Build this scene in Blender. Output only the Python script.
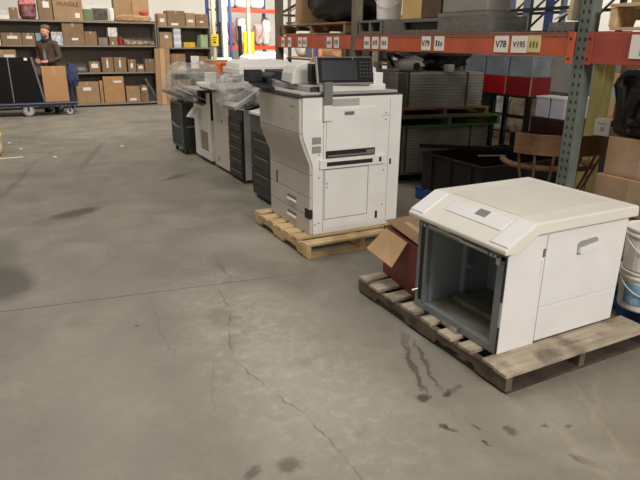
import bpy, bmesh, math, random
from mathutils import Vector, Matrix, Euler, noise
random.seed(7)
for o in list(bpy.data.objects): bpy.data.objects.remove(o)
SC = bpy.context.scene
COL = SC.collection
pi = math.pi

# ---------------------------------------------------------------- camera
YAW, PITCH, ROLL = .485, math.radians(19), math.radians(.5)
cd = bpy.data.cameras.new('camera'); cam = bpy.data.objects.new('camera', cd); COL.objects.link(cam)
cd.sensor_fit = 'HORIZONTAL'; cd.sensor_width = 36; cd.lens = 36*575/640; cd.clip_end = 200
cam.location = (0, 0, 1.5)
cam.rotation_mode = 'QUATERNION'
cam.rotation_quaternion = (Matrix.Rotation(-YAW, 3, 'Z') @ Matrix.Rotation(pi/2-PITCH, 3, 'X') @ Matrix.Rotation(ROLL, 3, 'Z')).to_quaternion()
SC.camera = cam
# ---------------------------------------------------------------- light
wd = bpy.data.worlds.new('world'); SC.world = wd; wd.use_nodes = True
bg = wd.node_tree.nodes['Background']; bg.inputs[0].default_value = (1.0, .95, .88, 1); bg.inputs[1].default_value = .15
def area(name, loc, size, power, col=(1, .95, .885), rot=(0, 0, 0), sizey=None):
    l = bpy.data.lights.new(name, 'AREA'); l.energy = power; l.color = col; l.shape = 'RECTANGLE'; l.size = size; l.size_y = sizey or size
    o = bpy.data.objects.new(name, l); COL.objects.link(o); o.location = loc; o.rotation_euler = rot
    return o
area('bay_light_near', (.4, -1.0, 5.4), 1.2, 60, sizey=2.4)
area('fill_light_behind', (2.0, -4.6, 4.4), 2.0, 400, rot=(math.radians(58), 0, 0), sizey=1.0)  # added tilted fill, brightens the faces turned to the camera
area('bay_light_aisle', (.6, 3.6, 5.4), 1.0, 85, sizey=2.4)
area('bay_light_aisle_middle', (.4, 8.5, 5.4), 1.0, 110, sizey=2.4)
area('bay_light_shelves', (1.6, 10.6, 4.6), 3.2, 210, rot=(math.radians(50), 0, 0), sizey=1.0)
area('bay_light_far', (7.0, 14.6, 5.0), 3.0, 620, rot=(math.radians(45), 0, 0), sizey=1.6)
area('bay_light_right', (10.6, 8.5, 5.4), 1.6, 330, rot=(0, math.radians(-40), 0), sizey=4)
SC.view_settings.view_transform = 'Standard'; SC.view_settings.look = 'None'
SC.view_settings.gamma = 1; SC.view_settings.use_curve_mapping = False
SC.view_settings.exposure = 0.04

# ---------------------------------------------------------------- materials
def lin(c):
    return tuple(((v/255)/12.92 if v/255 <= .04045 else ((v/255+.055)/1.055)**2.4) for v in c)
MATS = {}
def mat(name, rgb, rough=.6, var=.06, scale=6, metal=0, bump=0, emit=0, stretch=None, spec=None):
    if name in MATS: return MATS[name]
    m = bpy.data.materials.new(name); m.use_nodes = True; nt = m.node_tree; b = nt.nodes['Principled BSDF']
    c = lin(rgb)
    tc = nt.nodes.new('ShaderNodeTexCoord'); mp = nt.nodes.new('ShaderNodeMapping'); nt.links.new(tc.outputs['Object'], mp.inputs[0])
    if stretch: mp.inputs['Scale'].default_value = stretch
    n = nt.nodes.new('ShaderNodeTexNoise'); n.inputs['Scale'].default_value = scale; n.inputs['Detail'].default_value = 5
    nt.links.new(mp.outputs[0], n.inputs['Vector'])
    r = nt.nodes.new('ShaderNodeValToRGB'); r.color_ramp.elements[0].position = .3; r.color_ramp.elements[1].position = .7
    r.color_ramp.elements[0].color = tuple(max(0, x*(1-var*2)) for x in c)+(1,)
    r.color_ramp.elements[1].color = tuple(min(1, x*(1+var*2)) for x in c)+(1,)
    nt.links.new(n.outputs[0], r.inputs[0]); nt.links.new(r.outputs[0], b.inputs['Base Color'])
    b.inputs['Roughness'].default_value = rough; b.inputs['Metallic'].default_value = metal
    if spec is not None: b.inputs['Specular IOR Level'].default_value = spec
    if bump:
        bp = nt.nodes.new('ShaderNodeBump'); bp.inputs['Strength'].default_value = bump; bp.inputs['Distance'].default_value = .01
        nt.links.new(n.outputs[0], bp.inputs['Height']); nt.links.new(bp.outputs[0], b.inputs['Normal'])
    MATS[name] = m
    return m
def wood(name, rgb, dirt=(60, 50, 42), amount=.5, stretch=(1.2, 14, 14)):
    if name in MATS: return MATS[name]
    m = mat(name, rgb, .85, .1, 3, bump=.3, stretch=stretch); nt = m.node_tree; b = nt.nodes['Principled BSDF']
    base = b.inputs['Base Color'].links[0].from_socket
    n2 = nt.nodes.new('ShaderNodeTexNoise'); n2.inputs['Scale'].default_value = 7; n2.inputs['Detail'].default_value = 6
    tc = [n for n in nt.nodes if n.type == 'TEX_COORD'][0]; nt.links.new(tc.outputs['Object'], n2.inputs['Vector'])
    mr = nt.nodes.new('ShaderNodeMapRange'); mr.inputs[1].default_value = .48; mr.inputs[2].default_value = .72; mr.inputs[4].default_value = amount
    nt.links.new(n2.outputs[0], mr.inputs[0])
    mx = nt.nodes.new('ShaderNodeMix'); mx.data_type = 'RGBA'
    nt.links.new(mr.outputs[0], mx.inputs[0]); nt.links.new(base, mx.inputs[6]); mx.inputs[7].default_value = lin(dirt)+(1,)
    nt.links.new(mx.outputs[2], b.inputs['Base Color'])
    return m
def film(name, rgb, alpha, rough=.25, sc=2.6, am=.2):
    if name in MATS: return MATS[name]
    m = mat(name, rgb, rough, .04, 5, bump=.5); nt = m.node_tree; b = nt.nodes['Principled BSDF']
    n = nt.nodes.new('ShaderNodeTexNoise'); n.inputs['Scale'].default_value = sc; n.inputs['Detail'].default_value = 3; n.inputs['Distortion'].default_value = 1.2
    mr = nt.nodes.new('ShaderNodeMapRange'); mr.inputs[1].default_value = .35; mr.inputs[2].default_value = .65
    mr.inputs[3].default_value = max(0, alpha-am); mr.inputs[4].default_value = min(1, alpha+am)
    nt.links.new(n.outputs[0], mr.inputs[0]); nt.links.new(mr.outputs[0], b.inputs['Alpha'])
    return m
W_ = mat('copier_white', (234, 232, 228), .42, .02)
WB = mat('cabinet_white', (228, 226, 225), .45, .015)
LID = mat('lid_cream', (222, 218, 208), .5, .02)
BEIGE = mat('drawer_beige', (194, 188, 181), .5, .02)
CHAR = mat('charcoal_plastic', (50, 52, 54), .5, .05)
BLK = mat('black_plastic', (24, 24, 26), .45, .05)
GAP = mat('gap_dark', (34, 32, 30), .8, .03)
LINE = mat('seam_grey', (110, 106, 102), .8, .03)
GREY = mat('light_grey_plastic', (176, 173, 168), .5, .03)
MGREY = mat('mid_grey_plastic', (120, 118, 115), .5, .04)
STEEL = mat('blue_grey_steel', (122, 127, 128), .42, .08, 5)
STEELD = mat('interior_steel', (146, 156, 162), .45, .08, 4)
CHROME = mat('zinc_metal', (190, 188, 182), .3, .1, 20, metal=.9)
SCREEN = mat('glossy_screen', (26, 28, 31), .15, .02)
CARD = mat('cardboard', (162, 131, 97), .85, .05, 5)
CARDD = mat('cardboard_dark', (136, 110, 82), .85, .06, 5)
CARDL = mat('cardboard_light', (196, 160, 118), .85, .05, 5)
TAPE = mat('packing_tape', (182, 152, 112), .3, .05, 9)
PAPER = mat('white_paper', (228, 224, 216), .8, .02)
INK = mat('black_ink', (30, 28, 28), .8, .02)
REDC = mat('red_carton_print', (112, 44, 36), .5, .12, 8)
RED = mat('red_plastic', (176, 24, 34), .4, .06)
REDD = mat('dark_red_plastic', (128, 20, 30), .4, .08)
ORANGE = mat('orange_rack_paint', (184, 88, 56), .55, .08, 5)
ORANGE2 = mat('red_orange_rack_paint', (158, 70, 54), .55, .08, 5)
RED2 = mat('orange_far_rack_paint', (214, 72, 44), .55, .08, 5)
BLUE = mat('blue_paint', (58, 84, 140), .5, .1, 8)
NAVY = mat('navy_paint', (48, 52, 88), .5, .12, 8)
BLUEW = wood('blue_pallet_paint', (34, 78, 132), (20, 36, 60), .5)
GREENW = wood('green_pallet_paint', (92, 124, 66), (36, 42, 30), .5)
PAL1 = wood('pale_pallet_wood', (206, 178, 132), (120, 92, 60), .45)
PAL2 = wood('worn_grey_pallet_wood', (176, 162, 142), (74, 62, 50), .75)
PAL2D = wood('dark_worn_pallet_wood', (104, 90, 78), (50, 42, 34), .8)
PALB = wood('brown_pallet_wood', (150, 118, 82), (70, 52, 36), .5)
PALG = wood('grey_pallet_paint', (104, 102, 96), (58, 54, 50), .5)
CHAIRW = wood('chair_wood', (120, 88, 58), (70, 46, 26), .4)
CHAIRD = wood('dark_chair_wood', (84, 52, 34), (40, 24, 16), .4)
SHELF = mat('shelf_steel', (134, 126, 114), .6, .05)
SHELFB = mat('shelf_back_steel', (118, 111, 100), .7, .06)
FILM = film('clear_plastic_film', (236, 232, 228), .26)
FILM2 = film('hazy_plastic_film', (226, 224, 222), .3)
FILMB = film('black_stretch_film', (30, 26, 24), .85, .12, am=.1)
WRAP = film('load_stretch_wrap', (215, 205, 195), .12, .12, am=.08)
CLOUD = film('translucent_bin', (150, 158, 164), .55, .3, am=.06)

def nodes_floor():
    m = bpy.data.materials.new('polished_concrete'); m.use_nodes = True; nt = m.node_tree; N = nt.nodes; L = nt.links
    b = N['Principled BSDF']
    tc = N.new('ShaderNodeTexCoord'); co = tc.outputs['Object']
    def nz(scale, detail=6, dist=0, rough=.55):
        n = N.new('ShaderNodeTexNoise'); n.inputs['Scale'].default_value = scale; n.inputs['Detail'].default_value = detail
        n.inputs['Distortion'].default_value = dist; n.inputs['Roughness'].default_value = rough; L.new(co, n.inputs['Vector']); return n
    big = nz(.55, 4, .3); med = nz(2.6, 8, .6, .65); fine = nz(26, 4, 0, .7)
    r = N.new('ShaderNodeValToRGB'); e = r.color_ramp.elements
    e[0].position = .3; e[0].color = lin((126, 121, 110))+(1,); e[1].position = .72; e[1].color = lin((150, 143, 129))+(1,)
    L.new(big.outputs[0], r.inputs[0]); cur = r.outputs[0]
    def mixc(fac, col, cur, k=1.0):
        if k != 1.0:
            mm = N.new('ShaderNodeMath'); mm.operation = 'MULTIPLY'; mm.inputs[1].default_value = k; L.new(fac, mm.inputs[0]); fac = mm.outputs[0]
        x = N.new('ShaderNodeMix'); x.data_type = 'RGBA'; L.new(fac, x.inputs[0]); L.new(cur, x.inputs[6]); x.inputs[7].default_value = lin(col)+(1,)
        return x.outputs[2]
    def rng(s, a, b_, c=0, d=1):
        x = N.new('ShaderNodeMapRange'); x.inputs[1].default_value = a; x.inputs[2].default_value = b_; x.inputs[3].default_value = c; x.inputs[4].default_value = d
        L.new(s, x.inputs[0]); return x.outputs[0]
    cur = mixc(rng(med.outputs[0], .5, .72), (164, 157, 144), cur, .6)
    cur = mixc(rng(med.outputs[0], .48, .3), (106, 100, 88), cur, .4)
    cur = mixc(rng(fine.outputs[0], .5, .8), (106, 98, 88), cur, .3)
    dn = nz(5, 9, 0, .72); dv = N.new('ShaderNodeVectorMath'); dv.operation = 'MULTIPLY_ADD'; L.new(dn.outputs['Color'], dv.inputs[0]); dv.inputs[1].default_value = (.16, .16, 0)
    sub = N.new('ShaderNodeVectorMath'); sub.operation = 'SUBTRACT'; L.new(co, sub.inputs[0]); sub.inputs[1].default_value = (.08, .08, 0)
    L.new(sub.outputs[0], dv.inputs[2]); warped = dv.outputs[0]
    def ell(cx, cy, rx, ry, rot=0, inner=.5, vec=None):
        mp = N.new('ShaderNodeMapping'); mp.vector_type = 'TEXTURE'; mp.inputs[1].default_value = (cx, cy, 0); mp.inputs[2].default_value = (0, 0, rot); mp.inputs[3].default_value = (rx, ry, 1)
        L.new(vec or warped, mp.inputs[0])
        ln = N.new('ShaderNodeVectorMath'); ln.operation = 'LENGTH'; L.new(mp.outputs[0], ln.inputs[0])
        return rng(ln.outputs['Value'], 1, inner)
    # polished pale patch and traffic wear
    cur = mixc(ell(1.0, 2.3, .55, 1.5, 0, .1), (184, 177, 164), cur, .65)
    cur = mixc(ell(1.45, 4.1, .5, .6, 0, .1), (176, 170, 160), cur, .4)
    mm = N.new('ShaderNodeMath'); mm.operation = 'MULTIPLY'; L.new(ell(1.0, 2.4, .5, 1.6, 0, .2), mm.inputs[0]); L.new(rng(nz(15, 8, 0, .75).outputs[0], .48, .62), mm.inputs[1])
    cur = mixc(mm.outputs[0], (204, 197, 184), cur, .4)
    cur = mixc(rng(nz(1.3, 7, 1.5, .6).outputs[0], .56, .7), (118, 106, 88), cur, .35)
    # oily stains, plus faint blobs painting the copier row's soft shadow
    for cx, cy, rx, ry, rot, k in ((.38, 5.52, .3, .13, .5, .8), (.2, 5.35, .3, .2, .5, .3), (-.2, 4.0, .2, .4, 0, .75), (-.25, 4.6, .2, .5, 0, .35), (1.55, 6.58, .26, .09, .6, .5),
            (2.35, 9.3, .45, .25, .3, .3), (1.43, 1.73, .04, .035, 0, .9), (1.55, 1.715, .045, .03, .3, .9), (1.62, 1.72, .05, .02, 0, .5),
            (1.555, 1.96, .016, .3, -.45, .75), (1.63, 1.97, .013, .3, -.4, .7), (1.68, 2.2, .03, .16, -.45, .45), (1.4, 1.52, .02, .045, .2, .9), (1.616, 1.387, .025, .035, .2, .7),
            (1.486, 1.37, .01, .035, .3, .9), (1.51, 1.47, .01, .03, .3, .9), (1.756, 1.353, .02, .02, 0, .7), (1.85, 1.3, .02, .02, 0, .6), (.73, 1.61, .06, .05, .4, .6),
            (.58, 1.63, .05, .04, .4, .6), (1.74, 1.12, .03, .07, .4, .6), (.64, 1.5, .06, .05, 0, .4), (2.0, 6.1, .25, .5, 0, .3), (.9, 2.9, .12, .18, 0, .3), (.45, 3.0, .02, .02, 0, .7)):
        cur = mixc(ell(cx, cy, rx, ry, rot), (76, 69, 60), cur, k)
    cur = mixc(ell(2.4, 1.05, .7, .35, .2, .1), (130, 114, 90), cur, .4)
    for p in ((2.0, 1.25, .02, .4, -.5), (1.75, 1.1, .03, .35, -.2), (2.1, 1.35, .015, .3, -.9)):
        cur = mixc(ell(*p[:4], p[4]), (168, 156, 132), cur, .3)
    # crack
    pts = [(1.15, 3.85), (1.13, 3.4), (1.0, 3.3), (.97, 2.95), (.89, 2.78), (.8, 2.45), (.85, 2.08), (.92, 1.85), (.93, 1.55), (.93, 1.2)]
    pw = nz(14, 3); dv2 = N.new('ShaderNodeVectorMath'); dv2.operation = 'MULTIPLY_ADD'; L.new(pw.outputs['Color'], dv2.inputs[0]); dv2.inputs[1].default_value = (.06, .06, 0)
    s2 = N.new('ShaderNodeVectorMath'); s2.operation = 'SUBTRACT'; L.new(co, s2.inputs[0]); s2.inputs[1].default_value = (.03, .03, 0); L.new(s2.outputs[0], dv2.inputs[2])
    for (x0, y0), (x1, y1) in zip(pts, pts[1:]):
        ln = math.hypot(x1-x0, y1-y0)
        cur = mixc(ell((x0+x1)/2, (y0+y1)/2, ln*.56, .006, math.atan2(y1-y0, x1-x0), .3, dv2.outputs[0]), (74, 67, 58), cur, .55)
    # saw-cut joint and faint scratches
    cur = mixc(ell(-1.5, 3.711, 3.6, .006, -.136, .8, co), (64, 58, 50), cur, .9)
    cur = mixc(ell(3, 12.0, 30, .006, -.1, .6, co), (90, 82, 72), cur, .6)
    for p in ((.55, 2.9, .5, .004, 1.5), (.62, 2.2, .4, .003, 1.3), (.3, 8.6, .8, .02, 1.2), (-.1, 7, 1.2, .05, 1.35), (.9, 8.5, 1.4, .06, 1.3)):
        cur = mixc(ell(*p[:4], p[4]), (104, 96, 86), cur, .5)
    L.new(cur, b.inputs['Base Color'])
    L.new(rng(med.outputs[0], .3, .7, .42, .6), b.inputs['Roughness'])
    bp = N.new('ShaderNodeBump'); bp.inputs['Strength'].default_value = .08; bp.inputs['Distance'].default_value = .01
    L.new(fine.outputs[0], bp.inputs['Height']); L.new(bp.outputs[0], b.inputs['Normal'])
    return m
def holes_mat(name, rgb, dark, pitch=.05, cols=.04):
    # rows of punched slots on the rack post
    m = mat(name, rgb, .6, .1, 8); nt = m.node_tree; N = nt.nodes; L = nt.links; b = N['Principled BSDF']
    base = b.inputs['Base Color'].links[0].from_socket
    tc = [n for n in N if n.type == 'TEX_COORD'][0]
    mp = N.new('ShaderNodeMapping'); mp.inputs['Scale'].default_value = (0, 1/cols, 1/pitch); L.new(tc.outputs['Object'], mp.inputs[0])
    fr = N.new('ShaderNodeVectorMath'); fr.operation = 'FRACTION'; L.new(mp.outputs[0], fr.inputs[0])
    sb = N.new('ShaderNodeVectorMath'); sb.operation = 'SUBTRACT'; sb.inputs[1].default_value = (0, .5, .5); L.new(fr.outputs[0], sb.inputs[0])
    sc = N.new('ShaderNodeVectorMath'); sc.operation = 'MULTIPLY'; sc.inputs[1].default_value = (0, 1.25, 1); L.new(sb.outputs[0], sc.inputs[0])
    ln = N.new('ShaderNodeVectorMath'); ln.operation = 'LENGTH'; L.new(sc.outputs[0], ln.inputs[0])
    lt = N.new('ShaderNodeMath'); lt.operation = 'LESS_THAN'; lt.inputs[1].default_value = .24; L.new(ln.outputs['Value'], lt.inputs[0])
    mx = N.new('ShaderNodeMix'); mx.data_type = 'RGBA'; L.new(lt.outputs[0], mx.inputs[0]); L.new(base, mx.inputs[6]); mx.inputs[7].default_value = lin(dark)+(1,)
    L.new(mx.outputs[2], b.inputs['Base Color'])
    return m

# ---------------------------------------------------------------- mesh builder
FACES = [(0, 3, 2, 1), (4, 5, 6, 7), (0, 1, 5, 4), (1, 2, 6, 5), (2, 3, 7, 6), (3, 0, 4, 7)]
class MB:
    def __init__(s): s.v = []; s.f = []; s.mi = []; s.m = 0
    def add(s, vs, fs):
        k = len(s.v); s.v += [Vector(p) for p in vs]; s.f += [tuple(i+k for i in f) for f in fs]; s.mi += [s.m]*len(fs); return s
    def mat(s, i): s.m = i; return s
    def box(s, a, b):
        (x0, y0, z0), (x1, y1, z1) = a, b
        return s.add([(x0, y0, z0), (x1, y0, z0), (x1, y1, z0), (x0, y1, z0), (x0, y0, z1), (x1, y0, z1), (x1, y1, z1), (x0, y1, z1)], FACES)
    def obox(s, c, size, rot=(0, 0, 0)):
        R = Euler(rot).to_matrix() if not isinstance(rot, Matrix) else rot; h = Vector(size)/2; c = Vector(c)
        vs = [c+R@Vector((sx*h.x, sy*h.y, sz*h.z)) for sz in (-1, 1) for sx, sy in ((-1, -1), (1, -1), (1, 1), (-1, 1))]
        return s.add(vs, FACES)
    def bar(s, p0, p1, w, h=None):
        p0, p1 = Vector(p0), Vector(p1); d = p1-p0
        R = d.to_track_quat('X', 'Z').to_matrix()
        return s.obox((p0+p1)/2, (d.length, w, h or w), R)
    def cyl(s, p0, p1, r0, r1=None, n=16, cap=True):
        r1 = r0 if r1 is None else r1; p0, p1 = Vector(p0), Vector(p1); R = (p1-p0).to_track_quat('Z', 'Y').to_matrix()
        vs = [p+R@Vector((r*math.cos(2*pi*i/n), r*math.sin(2*pi*i/n), 0)) for p, r in ((p0, r0), (p1, r1)) for i in range(n)]
        fs = [(i, (i+1) % n, n+(i+1) % n, n+i) for i in range(n)]
        if cap: fs += [tuple(range(n-1, -1, -1)), tuple(range(n, 2*n))]
        return s.add(vs, fs)
    def tube(s, pts, r, n=8):
        pts = [Vector(p) for p in pts]; vs = []; fs = []
        for k, p in enumerate(pts):
            d = (pts[min(k+1, len(pts)-1)]-pts[max(k-1, 0)]).normalized(); R = d.to_track_quat('Z', 'Y').to_matrix()
            rr = r[k] if isinstance(r, (list, tuple)) else r
            vs += [p+R@Vector((rr*math.cos(2*pi*i/n), rr*math.sin(2*pi*i/n), 0)) for i in range(n)]
        for k in range(len(pts)-1):
            fs += [(k*n+i, k*n+(i+1) % n, (k+1)*n+(i+1) % n, (k+1)*n+i) for i in range(n)]
        fs += [tuple(range(n-1, -1, -1)), tuple(range((len(pts)-1)*n, len(pts)*n))]
        return s.add(vs, fs)
    def lathe(s, c, prof, n=24):
        vs = []; fs = []; c = Vector(c)
        for r, z in prof: vs += [c+Vector((r*math.cos(2*pi*i/n), r*math.sin(2*pi*i/n), z)) for i in range(n)]
        for k in range(len(prof)-1): fs += [(k*n+i, k*n+(i+1) % n, (k+1)*n+(i+1) % n, (k+1)*n+i) for i in range(n)]
        fs += [tuple(range(n-1, -1, -1)), tuple(range((len(prof)-1)*n, len(prof)*n))]
        return s.add(vs, fs)
    def prism(s, pts, axis, a, b):
        n = len(pts)
        def P(p, t): return {'x': (t, p[0], p[1]), 'y': (p[0], t, p[1]), 'z': (p[0], p[1], t)}[axis]
        vs = [P(p, a) for p in pts]+[P(p, b) for p in pts]
        return s.add(vs, [(i, (i+1) % n, n+(i+1) % n, n+i) for i in range(n)]+[tuple(range(n-1, -1, -1)), tuple(range(n, 2*n))])
    def bag(s, c, size, seed=0, amp=.18, n=20, power=.55, flat=True):
        # crumpled sack: rounded box pushed about by noise
        c = Vector(c); h = Vector(size)/2; vs = []; fs = []; m = n//2
        def sp(x): return math.copysign(abs(x)**power, x)
        for j in range(m+1):
            ph = -pi/2+pi*j/m
            for i in range(n):
                th = 2*pi*i/n
                p = Vector((sp(math.cos(ph))*sp(math.cos(th)), sp(math.cos(ph))*sp(math.sin(th)), sp(math.sin(ph))))
                q = p*2.2+Vector((seed*7.1, seed*3.3, seed))
                k = 1+amp*(noise.noise(q)*1.2+.5*noise.noise(q*2.7)-.35*abs(noise.noise(q*4.9)))
                if flat and p.z < -.8: k = 1
                z = max(-1, p.z*k) if flat else p.z*k
                vs.append(c+Vector((p.x*k*h.x, p.y*k*h.y, z*h.z)))
        for j in range(m): fs += [(j*n+i, j*n+(i+1) % n, (j+1)*n+(i+1) % n, (j+1)*n+i) for i in range(n)]
        return s.add(vs, fs)
    def text(s, body, size, origin, xdir, ydir, depth=.0012):
        cu = bpy.data.curves.new('t', 'FONT'); cu.body = body; cu.size = size; cu.align_x = 'CENTER'; cu.align_y = 'CENTER'; cu.extrude = depth; cu.resolution_u = 3
        o = bpy.data.objects.new('t', cu); COL.objects.link(o)
        me = bpy.data.meshes.new_from_object(o.evaluated_get(bpy.context.evaluated_depsgraph_get()))
        X, Y = Vector(xdir), Vector(ydir); Z = X.cross(Y)
        vs = [Vector(origin)+X*v.co.x+Y*v.co.y+Z*v.co.z for v in me.vertices]
        s.add(vs, [tuple(p.vertices) for p in me.polygons])
        bpy.data.objects.remove(o); bpy.data.curves.remove(cu); bpy.data.meshes.remove(me)
        return s
def chainloc(p):
    l = Vector((0, 0, 0))
    while p: l = l+p.location; p = p.parent
    return l
def obj(name, mb, mats, parent=None, bevel=0, smooth=False, local=False, label=None, cat=None, group=None, kind=None, subsurf=0):
    me = bpy.data.meshes.new(name); vs = mb.v; o = bpy.data.objects.new(name, me); COL.objects.link(o)
    if parent:
        o.parent = parent
        if not local:
            off = chainloc(parent); vs = [v-off for v in vs]
    elif not local:
        xs = [v.x for v in vs]; ys = [v.y for v in vs]; z = min(v.z for v in vs)
        off = Vector(((min(xs)+max(xs))/2, (min(ys)+max(ys))/2, z)); o.location = off; vs = [v-off for v in vs]
    me.from_pydata([tuple(v) for v in vs], [], mb.f)
    for m in (mats if isinstance(mats, (list, tuple)) else [mats]): me.materials.append(m)
    for p, i in zip(me.polygons, mb.mi): p.material_index = i; p.use_smooth = smooth
    bm = bmesh.new(); bm.from_mesh(me); bmesh.ops.recalc_face_normals(bm, faces=bm.faces); bm.to_mesh(me); bm.free()
    if bevel:
        b = o.modifiers.new('bevel', 'BEVEL'); b.width = bevel; b.segments = 2; b.limit_method = 'ANGLE'; b.angle_limit = math.radians(40)
    if subsurf:
        b = o.modifiers.new('sub', 'SUBSURF'); b.levels = b.render_levels = subsurf
    if label: o['label'] = label
    if cat: o['category'] = cat
    if group: o['group'] = group
    if kind: o['kind'] = kind
    return o
def thing(name, label, cat, loc=(0, 0, 0), rot=0, group=None):
    o = bpy.data.objects.new(name, None); COL.objects.link(o); o.location = loc; o.rotation_euler = (0, 0, rot); o.empty_display_size = .1
    o['label'] = label; o['category'] = cat
    if group: o['group'] = group
    return o
def struct(name, mb, m): return obj(name, mb, m, kind='structure')
def box(a, b): return MB().box(a, b)

# ---------------------------------------------------------------- building shell
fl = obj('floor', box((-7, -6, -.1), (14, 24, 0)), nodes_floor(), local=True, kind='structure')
WALLM = mat('painted_wall', (236, 232, 222), .8, .03, 1.5)
struct('wall_back', box((-7, 22, 0), (14, 22.15, 6)), WALLM)
struct('wall_right', box((13.85, -6, 0), (14, 22, 6)), WALLM)
struct('wall_left', box((-7.15, -6, 0), (-7, 22.15, 6)), WALLM)
for i, (x, y, w) in enumerate(((4.98, 15.55, .085), (6.13, 16.0, .08))):
    t = thing('wooden_column', ('cream painted square column standing beside the steel shelving', 'cream column in front of the far orange rack, between yellow panels')[i], 'column', (x, y, 0))
    obj('shaft', box((-w/2, -w/2, .12), (w/2, w/2, 4.6)), mat('cream_column_paint', (224, 204, 168), .7, .05), t, local=True)
    obj('base_block', box((-w*.8, -w*.8, 0), (w*.8, w*.8, .12)), mat('cream_column_paint', (224, 204, 168)), t, local=True)
struct('trim_1', box((6.05, 18.0, 0), (6.2, 18.3, 4.6)), mat('white_column', (222, 220, 214), .7, .04))

# ---------------------------------------------------------------- pallets
def pallet(label, loc, W, Lg, n, mats, h=.11, rot=0, group=None, name='wooden_pallet', ns=3, jit=.006, bottom=3, widths=None, seed=1, spans=None, bm_=None):
    rr = random.Random(seed)
    top, strg = mats; t = thing(name, label, 'pallet', loc, rot, group); th = .018
    gap = Lg/n
    for i in range(n):
        w = (widths[i] if widths else gap*.72); y = gap*(i+.5); dy = rr.uniform(-jit, jit); e = rr.uniform(-jit, jit)*1.2
        if i == 0: y = w/2
        if i == n-1: y = Lg-w/2
        if spans: y = sum(spans[i])/2; w = spans[i][1]-spans[i][0]
        obj('deck_board', MB().obox((W/2+e, y+dy*.5, h-th/2), (W+abs(e)*.2, w, th), (0, rr.uniform(-.003, .003), rr.uniform(-jit, jit)*.8)), top, t, local=True, bevel=.002)
    for k in range(ns):
        x = .02+(W-.04)*k/(ns-1) if ns > 1 else W/2
        y0, y1, z0, z1 = .005, Lg-.005, .016, h-th-.0015
        # notched stringer
        a, b_, d, q = Lg*.16, Lg*.4, z1-z0, z0+(z1-z0)*.42
        prof = [(y0, z0), (a, z0), (a+.015, q), (b_-.015, q), (b_, z0), (Lg-b_, z0), (Lg-b_+.015, q), (Lg-a-.015, q), (Lg-a, z0), (y1, z0), (y1, z1), (y0, z1)]
        obj('stringer', MB().prism(prof, 'x', x-.019, x+.019), strg, t, local=True)
    for k in range(bottom):
        w = .09; y = .05+(Lg-.1)*k/(bottom-1)
        obj('bottom_board', box((.01, y-w/2, 0), (W-.01, y+w/2, .0155)), bm_ or strg, t, local=True)
    return t

# ================================================================ foreground cabinet on worn pallet
pallet('worn grey wooden pallet in the right foreground, carrying the empty white printer cabinet', (1.78, 1.575, 0), 1.0, 1.28, 9, (PAL2, PAL2D), .105, seed=4, jit=.008, bm_=wood('shaded_bottom_board', (74, 62, 52), (30, 26, 22), .8),  # bottom boards coloured darker for the shade under the deck
    spans=[(0, .083), (.088, .172), (.235, .325), (.385, .49), (.55, .64), (.70, .83), (.89, .98), (1.04, 1.14), (1.19, 1.28)])
cb = thing('printer_cabinet', 'low empty white printer cabinet with its front door missing, on the worn grey pallet', 'printer', (2.26, 2.04, .106))
x0, x1, y0, y1, z0, z1 = 1.85, 2.668, 1.73, 2.37, .107, .69
obj('side_panel', MB().prism([(x0+.012, z0), (2.098, z0), (2.098, .694), (1.993, .694), (1.909, .639), (1.875, .6215), (x0+.012, .618)], 'y', y0, y0+.018), WB, cb, bevel=.003)
obj('lower_side_panel', box((2.102, y0, z0+.012), (x1, y0+.018, .298)), WB, cb, bevel=.003)
obj('upper_side_panel', box((2.102, y0, .301), (x1, y0+.018, .705)), WB, cb, bevel=.003)
obj('far_side_panel', box((x0+.012, y1-.018, z0), (x1, y1, .66)), WB, cb, bevel=.003)
obj('rear_panel', box((x1-.02, y0+.019, z0), (x1-.001, y1-.019, .69)), WB, cb)
# grip; recess shade is the flat plate's darker colour
hd = obj('side_handle', MB().prism([(2.315, .555), (2.45, .573), (2.455, .6), (2.44, .612), (2.33, .605), (2.31, .592)], 'y', y0-.003, y0+.0), mat('recess_shade_grey', (150, 146, 142), .5, .03), cb, label='recessed white carrying handle')
obj('grip', MB().prism([(2.312, .549), (2.34, .546), (2.43, .56), (2.455, .575), (2.455, .592), (2.315, .574)], 'y', y0-.022, y0-.003), WB, hd, bevel=.003)
obj('catch', MB().box((2.078, y0-.003, .47), (2.092, y0, .55)).mat(1).box((2.079, y0-.004, .565), (2.091, y0, .605)), [WB, LINE], cb)
# steel frame around the opening
f = MB()
f.box((x0, y0+.004, z0), (x0+.03, y0+.05, .60)); f.box((x0, y1-.028, z0), (x0+.03, y1-.004, .60))
f.box((x0, y1-.085, z0+.03), (x0+.028, y1-.062, .575))
f.box((x0, y0+.05, z0), (x0+.03, y1-.028, z0+.042)); f.box((x0, y0+.004, .575), (x0+.03, y1-.004, .612))
obj('steel_frame', f, STEEL, cb, bevel=.002)
obj('seal_strip', MB().box((x0+.004, y1-.062, z0+.045), (x0+.02, y1-.029, .574)), BLK, cb)
obj('hinge', MB().box((x0-.004, y0-.001, .38), (x0+.008, y0+.004, .60)), BLK, cb)
obj('hinge', MB().box((x0-.002, y0-.001, .115), (x0+.008, y0+.003, .25)), BLK, cb)
il = MB(); a0, a1 = y0+.05, y1-.088
il.box((x0+.03, a0-.004, z0+.042), (2.62, a0, .6)); il.box((x0+.03, a1, z0+.042), (2.62, a1+.004, .6))
il.box((2.30, a0, z0+.042), (2.305, a1, .6)); il.box((x0+.03, a0, .6), (2.62, a1, .606))
obj('inner_liner', il, STEELD, cb)
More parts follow.
